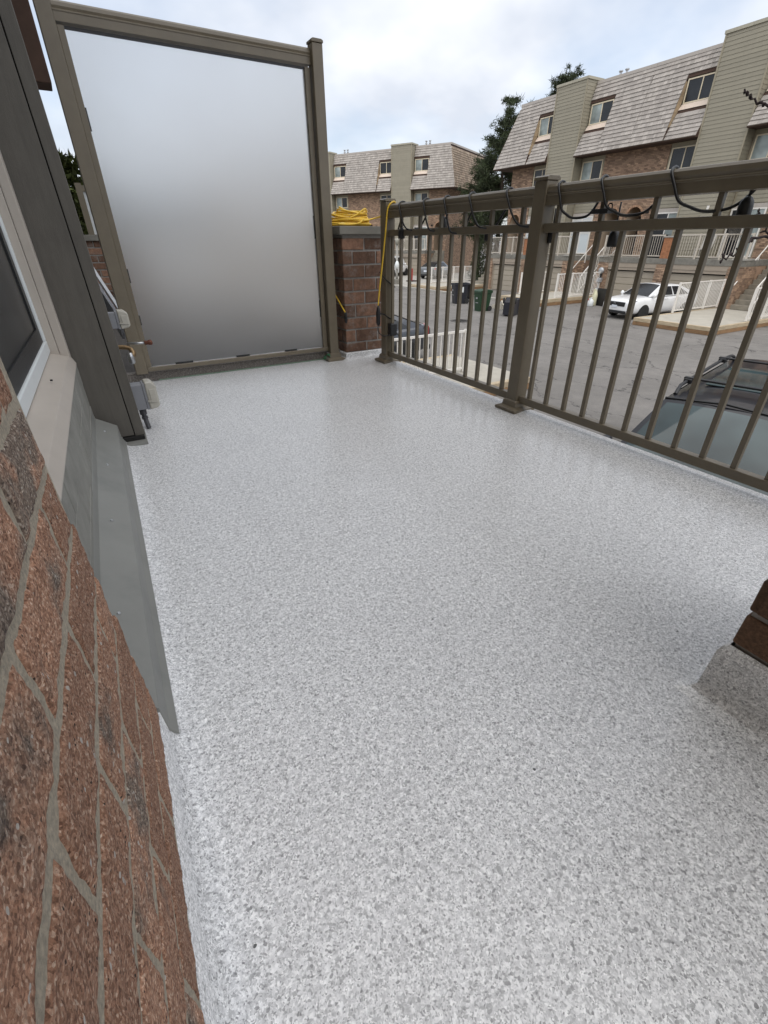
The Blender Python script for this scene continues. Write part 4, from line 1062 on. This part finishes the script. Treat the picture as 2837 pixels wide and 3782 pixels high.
def car(name, label, cat, loc, rz, paint, st, W, cab, wheels, wr=.33, glass=None, interior=False):
    """x forward, y left. st: stations (x, zbot, ztop, widthfactor); cab: (xfb,xfr,xrr,xrb,zb,zr,wb,wr)"""
    t = thing(name, label, cat, loc, rz); h = W / 2; glass = glass or PANE
    b = MB(); n = None
    for (x, z0, z1, k) in st:
        w = h * k; zm = z0 + (z1 - z0) * .55
        ring = [(0, z0), (.55 * w, z0), (.9 * w, z0 + .03), (.985 * w, z0 + (z1 - z0) * .25), (w, zm), (.985 * w, z1 - (z1 - z0) * .2), (.93 * w, z1 - .035), (.75 * w, z1), (.4 * w, z1 + .018), (0, z1 + .026)]
        full = [(x, y, z) for y, z in ring] + [(x, -y, z) for y, z in ring[-2:0:-1]]
        n = len(full); b.v += full
    for s in range(len(st) - 1):
        for j in range(n): b.f.append((s * n + j, s * n + (j + 1) % n, (s + 1) * n + (j + 1) % n, (s + 1) * n + j))
    b.f.append(tuple(reversed(range(n)))); e = (len(st) - 1) * n; b.f.append(tuple(e + j for j in range(n)))
    body = b.build('body', paint, t, smooth=True, world=False, fixn=True)
    ss = body.modifiers.new('sub', 'SUBSURF'); ss.levels = 2; ss.render_levels = 2
    cut = MB()
    for wx in wheels:
        for sg in (-1, 1): cut.lathe([(wr + .065, sg * (h - .26)), (wr + .065, sg * (h + .3))] if sg > 0 else [(wr + .065, -(h + .3)), (wr + .065, -(h - .26))], (wx, 0, wr), 28, 'Y')
    # wheel wells as a boolean, evaluated once into the mesh
    cm = cut.mesh('cut', BLACK); co = bpy.data.objects.new('cut', cm); COL.objects.link(co)
    bo = body.modifiers.new('wells', 'BOOLEAN'); bo.object = co; bo.operation = 'DIFFERENCE'; bo.solver = 'EXACT'
    co.parent = t; bpy.context.view_layer.update()
    dg = bpy.context.evaluated_depsgraph_get(); nm = bpy.data.meshes.new_from_object(body.evaluated_get(dg))
    body.modifiers.clear(); body.data = nm
    if len(nm.materials) == 0: nm.materials.append(paint)
    for p in nm.polygons: p.use_smooth = True
    bpy.data.objects.remove(co)
    xfb, xfr, xrr, xrb, zb, zr, wb, wrf = cab
    c = lambda x, y, z: (x, y, z)
    FL, FR, RL, RR = c(xfb, wb, zb), c(xfb, -wb, zb), c(xrb, wb, zb), c(xrb, -wb, zb)
    fl, fr, rl, rr = c(xfr, wrf, zr), c(xfr, -wrf, zr), c(xrr, wrf, zr - .03), c(xrr, -wrf, zr - .03)
    hull = MB()
    patch(hull, FL, FR, fr, fl, .07); patch(hull, RR, RL, rl, rr, .06)
    patch(hull, FR, RR, rr, fr, .03, 10); patch(hull, RL, FL, fl, rl, .03, 10)
    patch(hull, fl, fr, rr, rl, .05, 8, 8)
    hull.build('cabin', paint, t, smooth=True, world=False)
    ws = patch(MB(), FL, FR, fr, fl, .07, 10, 6, .012, (.05, .95, .0, .93)); ws.build('windshield', glass, t, smooth=True, world=False)
    patch(MB(), RR, RL, rl, rr, .06, 10, 6, .012, (.06, .94, .05, .90)).build('rear_window', glass, t, smooth=True, world=False)
    for (A, B, C_, D_, fl_) in ((FR, RR, rr, fr, 0), (RL, FL, fl, rl, 1)):
        cuts = ((.13, .46), (.49, .82)) if not fl_ else ((.18, .51), (.54, .87))
        for (u0, u1) in cuts: patch(MB(), A, B, C_, D_, .03, 6, 4, .010, (u0, u1, .06, .84)).build('side_window', PANE, t, smooth=True, world=False)
    for wx in wheels:
        for sg in (-1, 1):
            y1 = sg * (h - .005); y0 = sg * (h - .215); lo, hi = min(y0, y1), max(y0, y1)
            ty = MB().lathe([(wr * .62, lo), (wr * .95, lo), (wr, lo + .03), (wr, hi - .03), (wr * .95, hi), (wr * .62, hi)], (wx, 0, wr), 28, 'Y').build('wheel', TYRE, t, smooth=False, world=False)
            r_ = MB(); yc = sg * (h - .02)
            r_.lathe([(.02, min(yc, yc - sg * .02)), (.06, min(yc, yc - sg * .02)), (.06, max(yc, yc - sg * .02)), (.02, max(yc, yc - sg * .02))], (wx, 0, wr), 14, 'Y')
            for k in range(10):
                a = 2 * math.pi * k / 10
                r_.beam((wx + .05 * math.cos(a), yc - sg * .012, wr + .05 * math.sin(a)), (wx + wr * .63 * math.cos(a), yc - sg * .012, wr + wr * .63 * math.sin(a)), .012, .036, (-math.sin(a), 0, math.cos(a)))
            r_.build('rim', RIM, ty, world=False)
            MB().lathe([(.01, min(yc, yc - sg * .1) ), (wr * .64, min(yc, yc - sg * .1)), (wr * .64, min(yc, yc - sg * .1) + .04), (.01, min(yc, yc - sg * .1) + .04)], (wx, 0, wr), 20, 'Y').build('hub', BLACK, ty, world=False)
    for sg in (-1, 1):
        MB().lathe([(.01, 0), (.08, .02), (.10, .06), (.08, .11), (.01, .13)], (xfb - .18, sg * (h + .02) - .065 + (.0), zb + .05), 12, 'Y').build('mirror', paint, t, smooth=True, world=False)
    return t
SEDAN = [(-2.33, .46, .90, .76), (-2.27, .32, 1.02, .88), (-2.0, .24, 1.06, .96), (-1.4, .20, 1.03, 1.0), (-.5, .19, .98, 1.0), (.5, .19, .96, 1.0), (1.0, .19, .97, 1.0), (1.5, .20, .95, .99), (1.95, .21, .90, .96), (2.20, .24, .82, .90), (2.31, .30, .72, .80)]
WPAINT = paint_mat('white_paint', (.78, .79, .80)); GPAINT = paint_mat('grey_paint', (.17, .18, .19), flake=.5); DPAINT = paint_mat('slate_paint', (.045, .05, .06), flake=.4); BPAINT = paint_mat('black_paint', (.010, .0105, .015), coat=.5)
HEADL = glass_mat('headlight_lens', (.10, .11, .12), .1); TAIL = paint_mat('tail_light_red', (.45, .015, .012)); PLATE = mat('licence_plate', (.62, .66, .72), .4, var=.05)
BPAINT.node_tree.nodes['Principled BSDF'].inputs['Specular IOR Level'].default_value = .25
SGLASS = glass_mat('tinted_windscreen', (.048, .072, .076), .04)
CAB = (1.12, .25, -.90, -2.12, .965, 1.43, .81, .60)
wc = car('sedan', 'white sedan parked nose-out on the driveway across the street', 'car', (23.66, 14.54, GZ), R(173), WPAINT, SEDAN, 1.82, CAB, (1.36, -1.36))
def face(t, W, x, plate=True):
    h = W / 2
    MB().beam((x - .005, -.55, .66), (x - .005, .55, .66), .10, .19).build('grille', BLACK, t, world=False, bevel=.03)
    MB().beam((x - .015, -.66, .33), (x - .015, .66, .33), .12, .12).build('lower_intake', BLACK, t, world=False, bevel=.03)
    for s in (-1, 1):
        q = MB(); q.prism([(0, 0), (.34, .05), (.36, .11), (.02, .09)], -.05, .05, lambda p, r, k: (x - .16 - p * .55 + k, s * (.52 + p * .9), .71 + r)); q.build('headlight', HEADL, t, world=False, fixn=True)
        MB().box(x - .20, x - .07, s * .68 - .07, s * .68 + .07, .32, .40).build('fog_lamp', BLACK, t, world=False, bevel=.02)
    if plate: MB().box(x + .035, x + .05, -.16, .16, .50, .61).build('licence_plate', PLATE, t, world=False, bevel=.006)
    x += .018; e = MB().box(x + .031, x + .045, -.05, -.035, .66, .74).box(x + .031, x + .045, .035, .05, .66, .74).box(x + .031, x + .045, -.035, .035, .692, .708); e.build('emblem', METAL, t, world=False)
face(wc, 1.82, 2.28)
for yy in (.907,):
    for xx in (.12, -.78): MB().box(xx - .10, xx + .10, yy, yy + .03, .84, .87).build('door_handle', WPAINT, wc, world=False, bevel=.006)
gc = car('sedan', 'grey sedan with red tail light parked in front of the distant townhouses', 'car', (30.3, 41.4, GZ + .1), math.atan2(.49, .872), GPAINT, SEDAN, 1.82, CAB, (1.36, -1.36))
def rear(t, x=-2.28, plate=True, k_=1.0):
    for s in (-1, 1): MB().prism([(0, .1 - .1 * k_), (.30, .12 - .1 * k_), (.30, .1 + .06 * k_), (.03, .1 + .08 * k_)], -.06, .06, lambda p, r, k: (x + .10 + p * .38 + k, s * (.56 + p * 1.05), .80 + r)).build('tail_light', TAIL, t, world=False, fixn=True)
    if plate: MB().box(x - .06, x - .04, -.26, .26, .62, .76).build('licence_plate', PLATE, t, world=False)
    MB().beam((x - .0, -.7, .36), (x - .0, .7, .36), .14, .16).build('bumper', BLACK, t, world=False, bevel=.03)
rear(gc)
dc = car('sedan', 'dark sedan with red tail light partly hidden behind the near white railing', 'car', (6.6, 13.05, GZ), R(180), DPAINT, SEDAN, 1.84, CAB, (1.36, -1.36))
rear(dc, k_=1.9)
SUVST = [(-3.25, .55, .95, .78), (-3.16, .40, 1.10, .90), (-2.7, .30, 1.12, .97), (-1.3, .26, 1.08, 1.0), (-.3, .25, 1.05, 1.0), (.6, .25, 1.04, 1.0), (1.1, .25, 1.05, 1.0), (1.6, .27, 1.02, .99), (2.05, .30, .95, .95), (2.30, .36, .82, .86), (2.40, .50, .72, .74)]
sv = car('suv', 'black sport utility vehicle with roof rails below the deck at right', 'car', (6.33, 2.5, GZ), R(194), BPAINT, SUVST, 1.9, (1.28, .48, -2.85, -3.1, 1.05, 1.58, .84, .63), (1.40, -1.75), .36, glass=SGLASS)
for s in (-1, 1):
    MB().tube(smooth_path([(.20, s * .60, 1.58), (.08, s * .605, 1.65), (-.2, s * .61, 1.665), (-2.1, s * .61, 1.665), (-2.55, s * .60, 1.63), (-2.7, s * .59, 1.56)], 5), .022, 8).build('roof_rail', BLACK, sv, smooth=True, world=False)
    for xx in (-.25, -1.9): MB().box(xx - .07, xx + .07, s * .60 - .05, s * .60 + .05, 1.64, 1.70).build('bar_clamp', BLACK, sv, world=False, bevel=.015)
for xx in (-.25, -1.9): MB().beam((xx, -.66, 1.70), (xx, .66, 1.70), .07, .025).build('cross_bar', BLACK, sv, world=False, bevel=.008)
MB().box(-1.75, -.42, -.44, .44, 1.612, 1.630).build('sunroof', SGLASS, sv, world=False, bevel=.01)
MB().tube([(.47, -.63, 1.59), (.50, 0, 1.648), (.47, .63, 1.59)], .014, 6).build('windshield_seal', BLACK, sv, world=False)
for yy in (-.3, .35): MB().beam((1.22, yy + .3, 1.13), (.95, yy - .25, 1.30), .015, .02).build('wiper', BLACK, sv, world=False)
# white van behind the lamp post
van = car('van', 'white van partly visible behind the lamp post left of grey sedan', 'car', (28.2, 46.4, GZ + .1), math.atan2(.49, .872), WPAINT, SUVST, 1.95, (1.3, .7, -2.5, -2.6, 1.05, 1.85, .9, .8), (1.40, -1.40), .36)

# ================================================================== STREET THINGS
def bin_(name, label, loc, rz, m_, lid='open', tip=False, s=1.0):
    t = thing(name, label, 'bin', loc, rz)
    def T(b):
        if tip: b.v = [(z - .55, y, x + .34) for x, y, z in b.v]
        b.v = [(x * s, y * s, z * s) for x, y, z in b.v]; return b
    body = MB(); o = []
    for (hw, hd, z, sx) in ((.24, .27, .0, .0), (.30, .35, .86, .0), (.325, .375, .88, 0), (.325, .375, .95, 0)):
        o.append([(sx - hd, -hw, z), (sx + hd, -hw, z), (sx + hd, hw, z), (sx - hd, hw, z)])
    for a, b in zip(o[:-1], o[1:]):
        for k in range(4): body.quad(a[k], a[(k + 1) % 4], b[(k + 1) % 4], b[k])
    body.quad(*reversed(o[0])); body.quad(*[(x * .94, y * .94, .90) for x, y, z in o[3]])
    T(body).build('body', m_, t, world=False, bevel=.012)
    rim = MB()
    for sg in (-1, 1): rim.box(-.385, .385, sg * .33 - .015, sg * .33 + .015, .90, .96); rim.box(sg * .375 - .015, sg * .375 + .015, -.315, .315, .90, .96)
    T(rim).build('rim', m_, t, world=False)
    if lid == 'open':
        T(MB().prism([(.40, .98), (.50, .90), (.53, .22), (.50, .20), (.46, .88), (.38, .94)], -.32, .32, lambda p, q, k: (p, k, q))).build('lid', m_, t, world=False)
    else: T(MB().prism([(-.40, .965), (.40, .965), (.40, 1.0), (.1, 1.06), (-.36, 1.0)], -.34, .34, lambda p, q, k: (p, k, q))).build('lid', m_, t, world=False, bevel=.015)
    for sg in (-1, 1): T(MB().lathe([(.02, -.03), (.13, -.03), (.13, .03), (.02, .03)], (.33, sg * .27, .13), 16, 'Y')).build('wheel', TYRE, t, world=False)
    T(MB().box(-.378, -.36, -.06, .06, .60, .68).box(-.345, -.325, -.10, .10, .40, .43)).build('marking', GALV, t, world=False)
    if lid == 'open': T(MB().box(-.05, .1, -.352, -.345, .55, .80)).build('sticker', WFRAME, t, world=False)
    return t
vd = math.atan2(-19.0, -22.0)
bin_('wheeled_bin', 'black wheeled bin with its lid hanging open at the back', (19.15, 23.75, GZ), R(-18), NAVY, 'open', s=1.14)
bin_('wheeled_bin', 'green wheeled bin between the two black bins', (18.0, 20.35, GZ), R(-5), GREEN, 'closed', s=1.0)
bin_('wheeled_bin', 'black bin lying on its side near the railing post', (18.1, 18.3, GZ), R(35), NAVY, 'none', tip=True, s=1.05)
def bag():
    t = thing('flattened_box', 'pale flattened cardboard box on the ground between green bin and fallen bin', 'box', (19.6, 20.2, GZ))
    MB().prism([(-.7, 0), (.7, 0), (.6, .16), (.1, .30), (-.5, .2)], -.5, .5, lambda p, q, k: (19.8 + k, 20.4 - p, GZ + q)).build('sheet', mat('pale_card', (.50, .46, .38), .8), t)
    MB().beam((19.3, 19.9, GZ + .25), (19.5, 20.3, GZ + .42), .3, .03).build('flap', mat('pale_card', (.5, .46, .38), .8), t)
bag()
def manhole():
    t = thing('manhole_cover', 'round iron manhole cover in the asphalt', 'manhole', (14.8, 18.1, GZ))
    MB().lathe([(.02, .002), (.5, .002), (.5, .012), (.02, .012)], (14.8, 18.1, GZ), 28).build('rim', mat('iron', (.07, .065, .06), .7, var=.3), t)
    for k in range(7): MB().box(14.8 - .3, 14.8 + .3, 18.1 - .33 + k * .1, 18.1 - .29 + k * .1, GZ + .0125, GZ + .018).build('slot', DARK, t)
manhole()
def lamp():
    t = thing('lamp_post', 'grey lamp post on square concrete base seen through the first balusters', 'lamp post', (22.9, 36.9, GZ))
    MB().box(22.62, 23.18, 36.62, 37.18, GZ, GZ + .5).build('base', CONC2, t, bevel=.03)
    MB().tube([(22.9, 36.9, GZ + .5), (22.9, 36.9, GZ + 1.0), (22.9, 36.9, .6)], [.11, .09, .07], 12).build('pole', mat('pole_paint', (.30, .29, .26), .5), t, smooth=True)
    MB().lathe([(.08, 0), (.16, .05), (.18, .35), (.12, .42), (.02, .48)], (22.9, 36.9, .6), 12).build('lantern', mat('lantern', (.25, .24, .2), .5), t, smooth=True)
    o = MB(); rng = random.Random(2)
    o.lathe([(.05, 0), (.16, .08), (.2, .3), (.13, .5), (.05, .6)], (22.82, 36.75, -1.15), 12); bo = o.build('plastic_bag', WFRAME, t, smooth=True)
lamp()
def bollard():
    t = thing('bollard', 'red bollard post in front of the grey sedan', 'bollard', (25.6, 38.7, GZ + .1))
    MB().tube([(25.6, 38.7, GZ + .1), (25.6, 38.7, GZ + 1.15)], .09, 14).build('post', REDP, t, smooth=False)
    MB().box(25.2, 26.0, 38.4, 39.0, GZ + .1005, GZ + .2).build('base', mat('dark_rubber', (.05, .03, .03), .8), t, bevel=.03)
bollard()
def meter():
    t = thing('gas_meter', 'grey gas meter with pipe on the brick jamb beside the garage', 'meter', (26.9, 20.0, -1.2))
    MB().lathe([(.02, 0), (.16, .01), (.18, .06), (.16, .14), (.05, .18)], (26.78, 20.05, -.72), 16, 'X').build('dial', GALV, t, smooth=True)
    MB().box(26.76, 26.96, 19.9, 20.2, -1.35, -1.1).build('regulator', GALV, t, bevel=.03)
    MB().tube([(26.86, 20.02, -1.1), (26.86, 20.02, -.85)], .06, 10).build('riser', BLACK, t); MB().tube([(26.86, 20.08, -1.35), (26.86, 20.08, GZ)], .04, 10).build('pipe', GALV, t)
meter()
def jug(name, label, loc, m_, w, h, capm):
    t = thing(name, label, 'container', loc)
    x, y, z = loc
    MB().lathe([(w * .9, 0), (w, .03), (w, h * .65), (w * .6, h * .85), (w * .3, h * .95), (w * .3, h)], loc, 14).build('body', m_, t, smooth=True)
    MB().lathe([(w * .34, 0), (w * .34, .04)], (x, y, z + h), 10).build('cap', capm, t); MB().tube(smooth_path([(x - w * .3, y, z + h * .92), (x - w * .9, y, z + h), (x - w * .95, y, z + h * .7)], 4), .02, 6).build('handle', m_, t, smooth=True)
jug('fuel_can', 'red plastic can against the brick jamb beside the white car', (24.6, 18.95, GZ), REDP, .17, .45, BLACK)
jug('bucket', 'white bucket beside the red can', (24.5, 18.55, GZ), WFRAME, .16, .42, WFRAME)
jug('jug', 'pale yellow jug standing above the white bucket', (24.95, 18.7, GZ), mat('pale_jug', (.62, .60, .42), .5), .15, .85, WFRAME)
o = MB().beam((25.0, 18.0, GZ + .45), (25.2, 18.75, GZ + .45), .06, .9).build('board', BLACK); tag(o, 'black board leaning by the garage left of the white car', 'board')
# deck furniture across the street
rng = random.Random(12)
for (lab, x, y) in (('dark covered barbecue on the deck above the white car', 28.0, 17.8), ('pale garden chair on deck behind the far white balusters', 28.1, 15.2)):
    t = thing('barbecue' if 'barb' in lab else 'garden_chair', lab, 'barbecue' if 'barb' in lab else 'chair', (x, y, -.02)); m_ = BLACK if 'barb' in lab else mat('chair_fabric', (.42, .40, .36), .8)
    if 'barb' in lab:
        MB().prism([(-.55, 0), (.55, 0), (.6, .85), (.45, 1.1), (-.45, 1.1), (-.6, .85)], -.3, .3, lambda p, q, k: (x + k, y + p, -.02 + q)).build('cover', m_, t, bevel=.05)
        MB().box(x - .28, x + .28, y - .5, y + .5, 1.085, 1.1).build('top_shelf', m_, t)
    else:
        MB().beam((x - .25, y, .42), (x + .3, y, .42), .55, .05).build('seat', m_, t); MB().beam((x + .28, y, .42), (x + .45, y, 1.05), .55, .05, (1, 0, 0)).build('backrest', m_, t)
        for dx in (-.22, .26):
            for dy in (-.24, .24): MB().box(x + dx - .02, x + dx + .02, y + dy - .02, y + dy + .02, -.02, .42).build('leg', m_, t)

# ================================================================== TREES
def needle_clump(mb, c, r, n, rng, lng=.5, wid=.09):
    for _ in range(n):
        d = Vector((rng.gauss(0, 1), rng.gauss(0, 1), rng.gauss(0, .8) + .35)).normalized()
        p = c + Vector((rng.gauss(0, r * .5), rng.gauss(0, r * .5), rng.gauss(0, r * .3)))
        s = d.cross(Vector((rng.random(), rng.random(), rng.random()))).normalized() * wid; q = p + d * lng * rng.uniform(.6, 1.2)
        mb.quad(p - s * .5, p + s * .5, q)
def pine(label, base, h, seed, spread=3.2, droop=-.1, start=.18, dens=1.0):
    t = thing('pine_tree', label, 'pine tree', base); rng = random.Random(seed); B = Vector(base)
    tr = MB(); lean = [B + Vector((math.sin(k * .7 + seed) * .15, math.cos(k * .9) * .15, h * k / 8)) for k in range(9)]
    tr.tube(lean, [.28 * (1 - k / 8.3) + .02 for k in range(9)], 9).build('trunk', BARK, t, smooth=True)
    br = MB(); fo = MB()
    z = start
    while z < .99:
        n = rng.randint(4, 6); L0 = spread * (1 - z) ** .75 * (.55 + .45 * min(1, z / .3)) + .35
        for _ in range(n):
            a = rng.uniform(0, 2 * math.pi); L = L0 * rng.uniform(.55, 1.15); o = B + Vector((0, 0, h * (z + rng.uniform(-.02, .02))))
            d = Vector((math.cos(a), math.sin(a), 0)); pts = [o + d * L * q + Vector((0, 0, L * (droop * q + .38 * q * q))) for q in (0, .35, .7, 1)]
            br.tube(pts, [.05 * (1 - z) + .02, .03, .02, .008], 5)
            nn = max(4, int(L * 4.5))
            for k in range(nn):
                q = .25 + .8 * (k + rng.random()) / nn; p = o + d * L * q + Vector((0, 0, L * (droop * q + .38 * q * q)))
                needle_clump(fo, p + Vector((rng.gauss(0, .18), rng.gauss(0, .18), rng.gauss(0, .08))), .30, int(26 * dens), rng, .36, .055)
        z += .038
    needle_clump(fo, B + Vector((0, 0, h)), .25, 40, rng, .4, .05)
    br.build('limbs', BARK, t); stuff(fo.build('crown', NEEDLE, t))
    return t
pine('tall dark pine between the two townhouse rows', (35.2, 38.6, GZ), 13.4, 1, 4.9, start=.34, dens=1.1)
pine('narrow pine left of the tall one, in front of brown shingled side wall', (33.9, 39.6, GZ), 9.4, 2, 3.2, start=.34)
pine('pine whose round top rises above the roof beside the siding tower', (42.5, 39.5, GZ), 16.6, 5, 6.4, start=.5, dens=1.8)
pine('pine top just showing over the roof edge left of the siding tower', (41.5, 41.2, GZ), 14.5, 6, 5.0, start=.5, dens=1.5)
def cedar(label, c, h, r, seed, m_=None):
    t = thing('cedar_shrub', label, 'shrub', c); rng = random.Random(seed); B = Vector(c)
    tr = MB()
    for k in range(5):
        a = rng.uniform(0, 6.28); tr.tube([B, B + Vector((math.cos(a) * r * .3, math.sin(a) * r * .3, h * .5)), B + Vector((math.cos(a) * r * .45, math.sin(a) * r * .45, h * .9))], [.05, .03, .01], 5)
    tr.build('trunk', BARK, t); fo = MB()
    for _ in range(900):
        z = rng.random(); rr = r * (1 - z ** 2.2 * .75) * math.sqrt(rng.random()); a = rng.uniform(0, 6.28)
        needle_clump(fo, B + Vector((rr * math.cos(a), rr * math.sin(a), h * z)), .10, 9, rng, .16, .05)
    stuff(fo.build('crown', m_ or HEDGE, t)); return t
cedar('green cedar shrub in the gap left of the privacy screen', (.15, 9.0, GZ), 4.25, .75, 3)
cedar('dark shrub between the two townhouse rows behind the fence', (31.5, 36.0, GZ), 4.0, 1.3, 9, NEEDLE)
def bare_tree():
    t = thing('bare_tree', 'thin bare budding branches reaching in from the right edge', 'tree', (4.9, .75, GZ)); rng = random.Random(6)
    tr = MB().tube(smooth_path([(4.9, .75, GZ), (4.85, .8, -.8), (4.8, .85, .6), (4.75, .9, 1.7)], 4), [.06 - .0036 * k for k in range(13)], 8); tr.build('trunk', TWIG, t, smooth=True)
    def br(pts, r0):
        P = smooth_path(pts, 6); n = len(P)
        P = [p + Vector((rng.gauss(0, .006), rng.gauss(0, .006), rng.gauss(0, .008))) for p in P]
        b = MB().tube(P, [r0 * (1 - .7 * k / n) for k in range(n)], 6)
        for k in range(2, n - 1, 2):
            d = Vector((rng.gauss(0, 1), rng.gauss(0, 1), rng.gauss(0, 1))).normalized()
            b.tube([P[k], P[k] + d * .018, P[k] + d * .032], [r0 * .6, r0 * .8, r0 * .2], 5)
        b.lathe([(.002, -.012), (.008, 0), (.002, .014)], P[-1], 6); b.build('branch', TWIG, t)
    br([(4.78, .87, 1.25), (4.5, 1.5, 1.5), (4.25, 2.02, 1.575), (4.12, 2.16, 1.61), (4.07, 2.24, 1.675)], .013)
    br([(4.82, .83, .3), (4.4, 1.4, .7), (3.95, 1.76, .85), (3.75, 1.80, .77), (3.64, 1.83, .71)], .013)
    br([(4.0, 1.72, .85), (3.95, 1.80, .92), (3.92, 1.84, 1.0)], .008)
bare_tree()
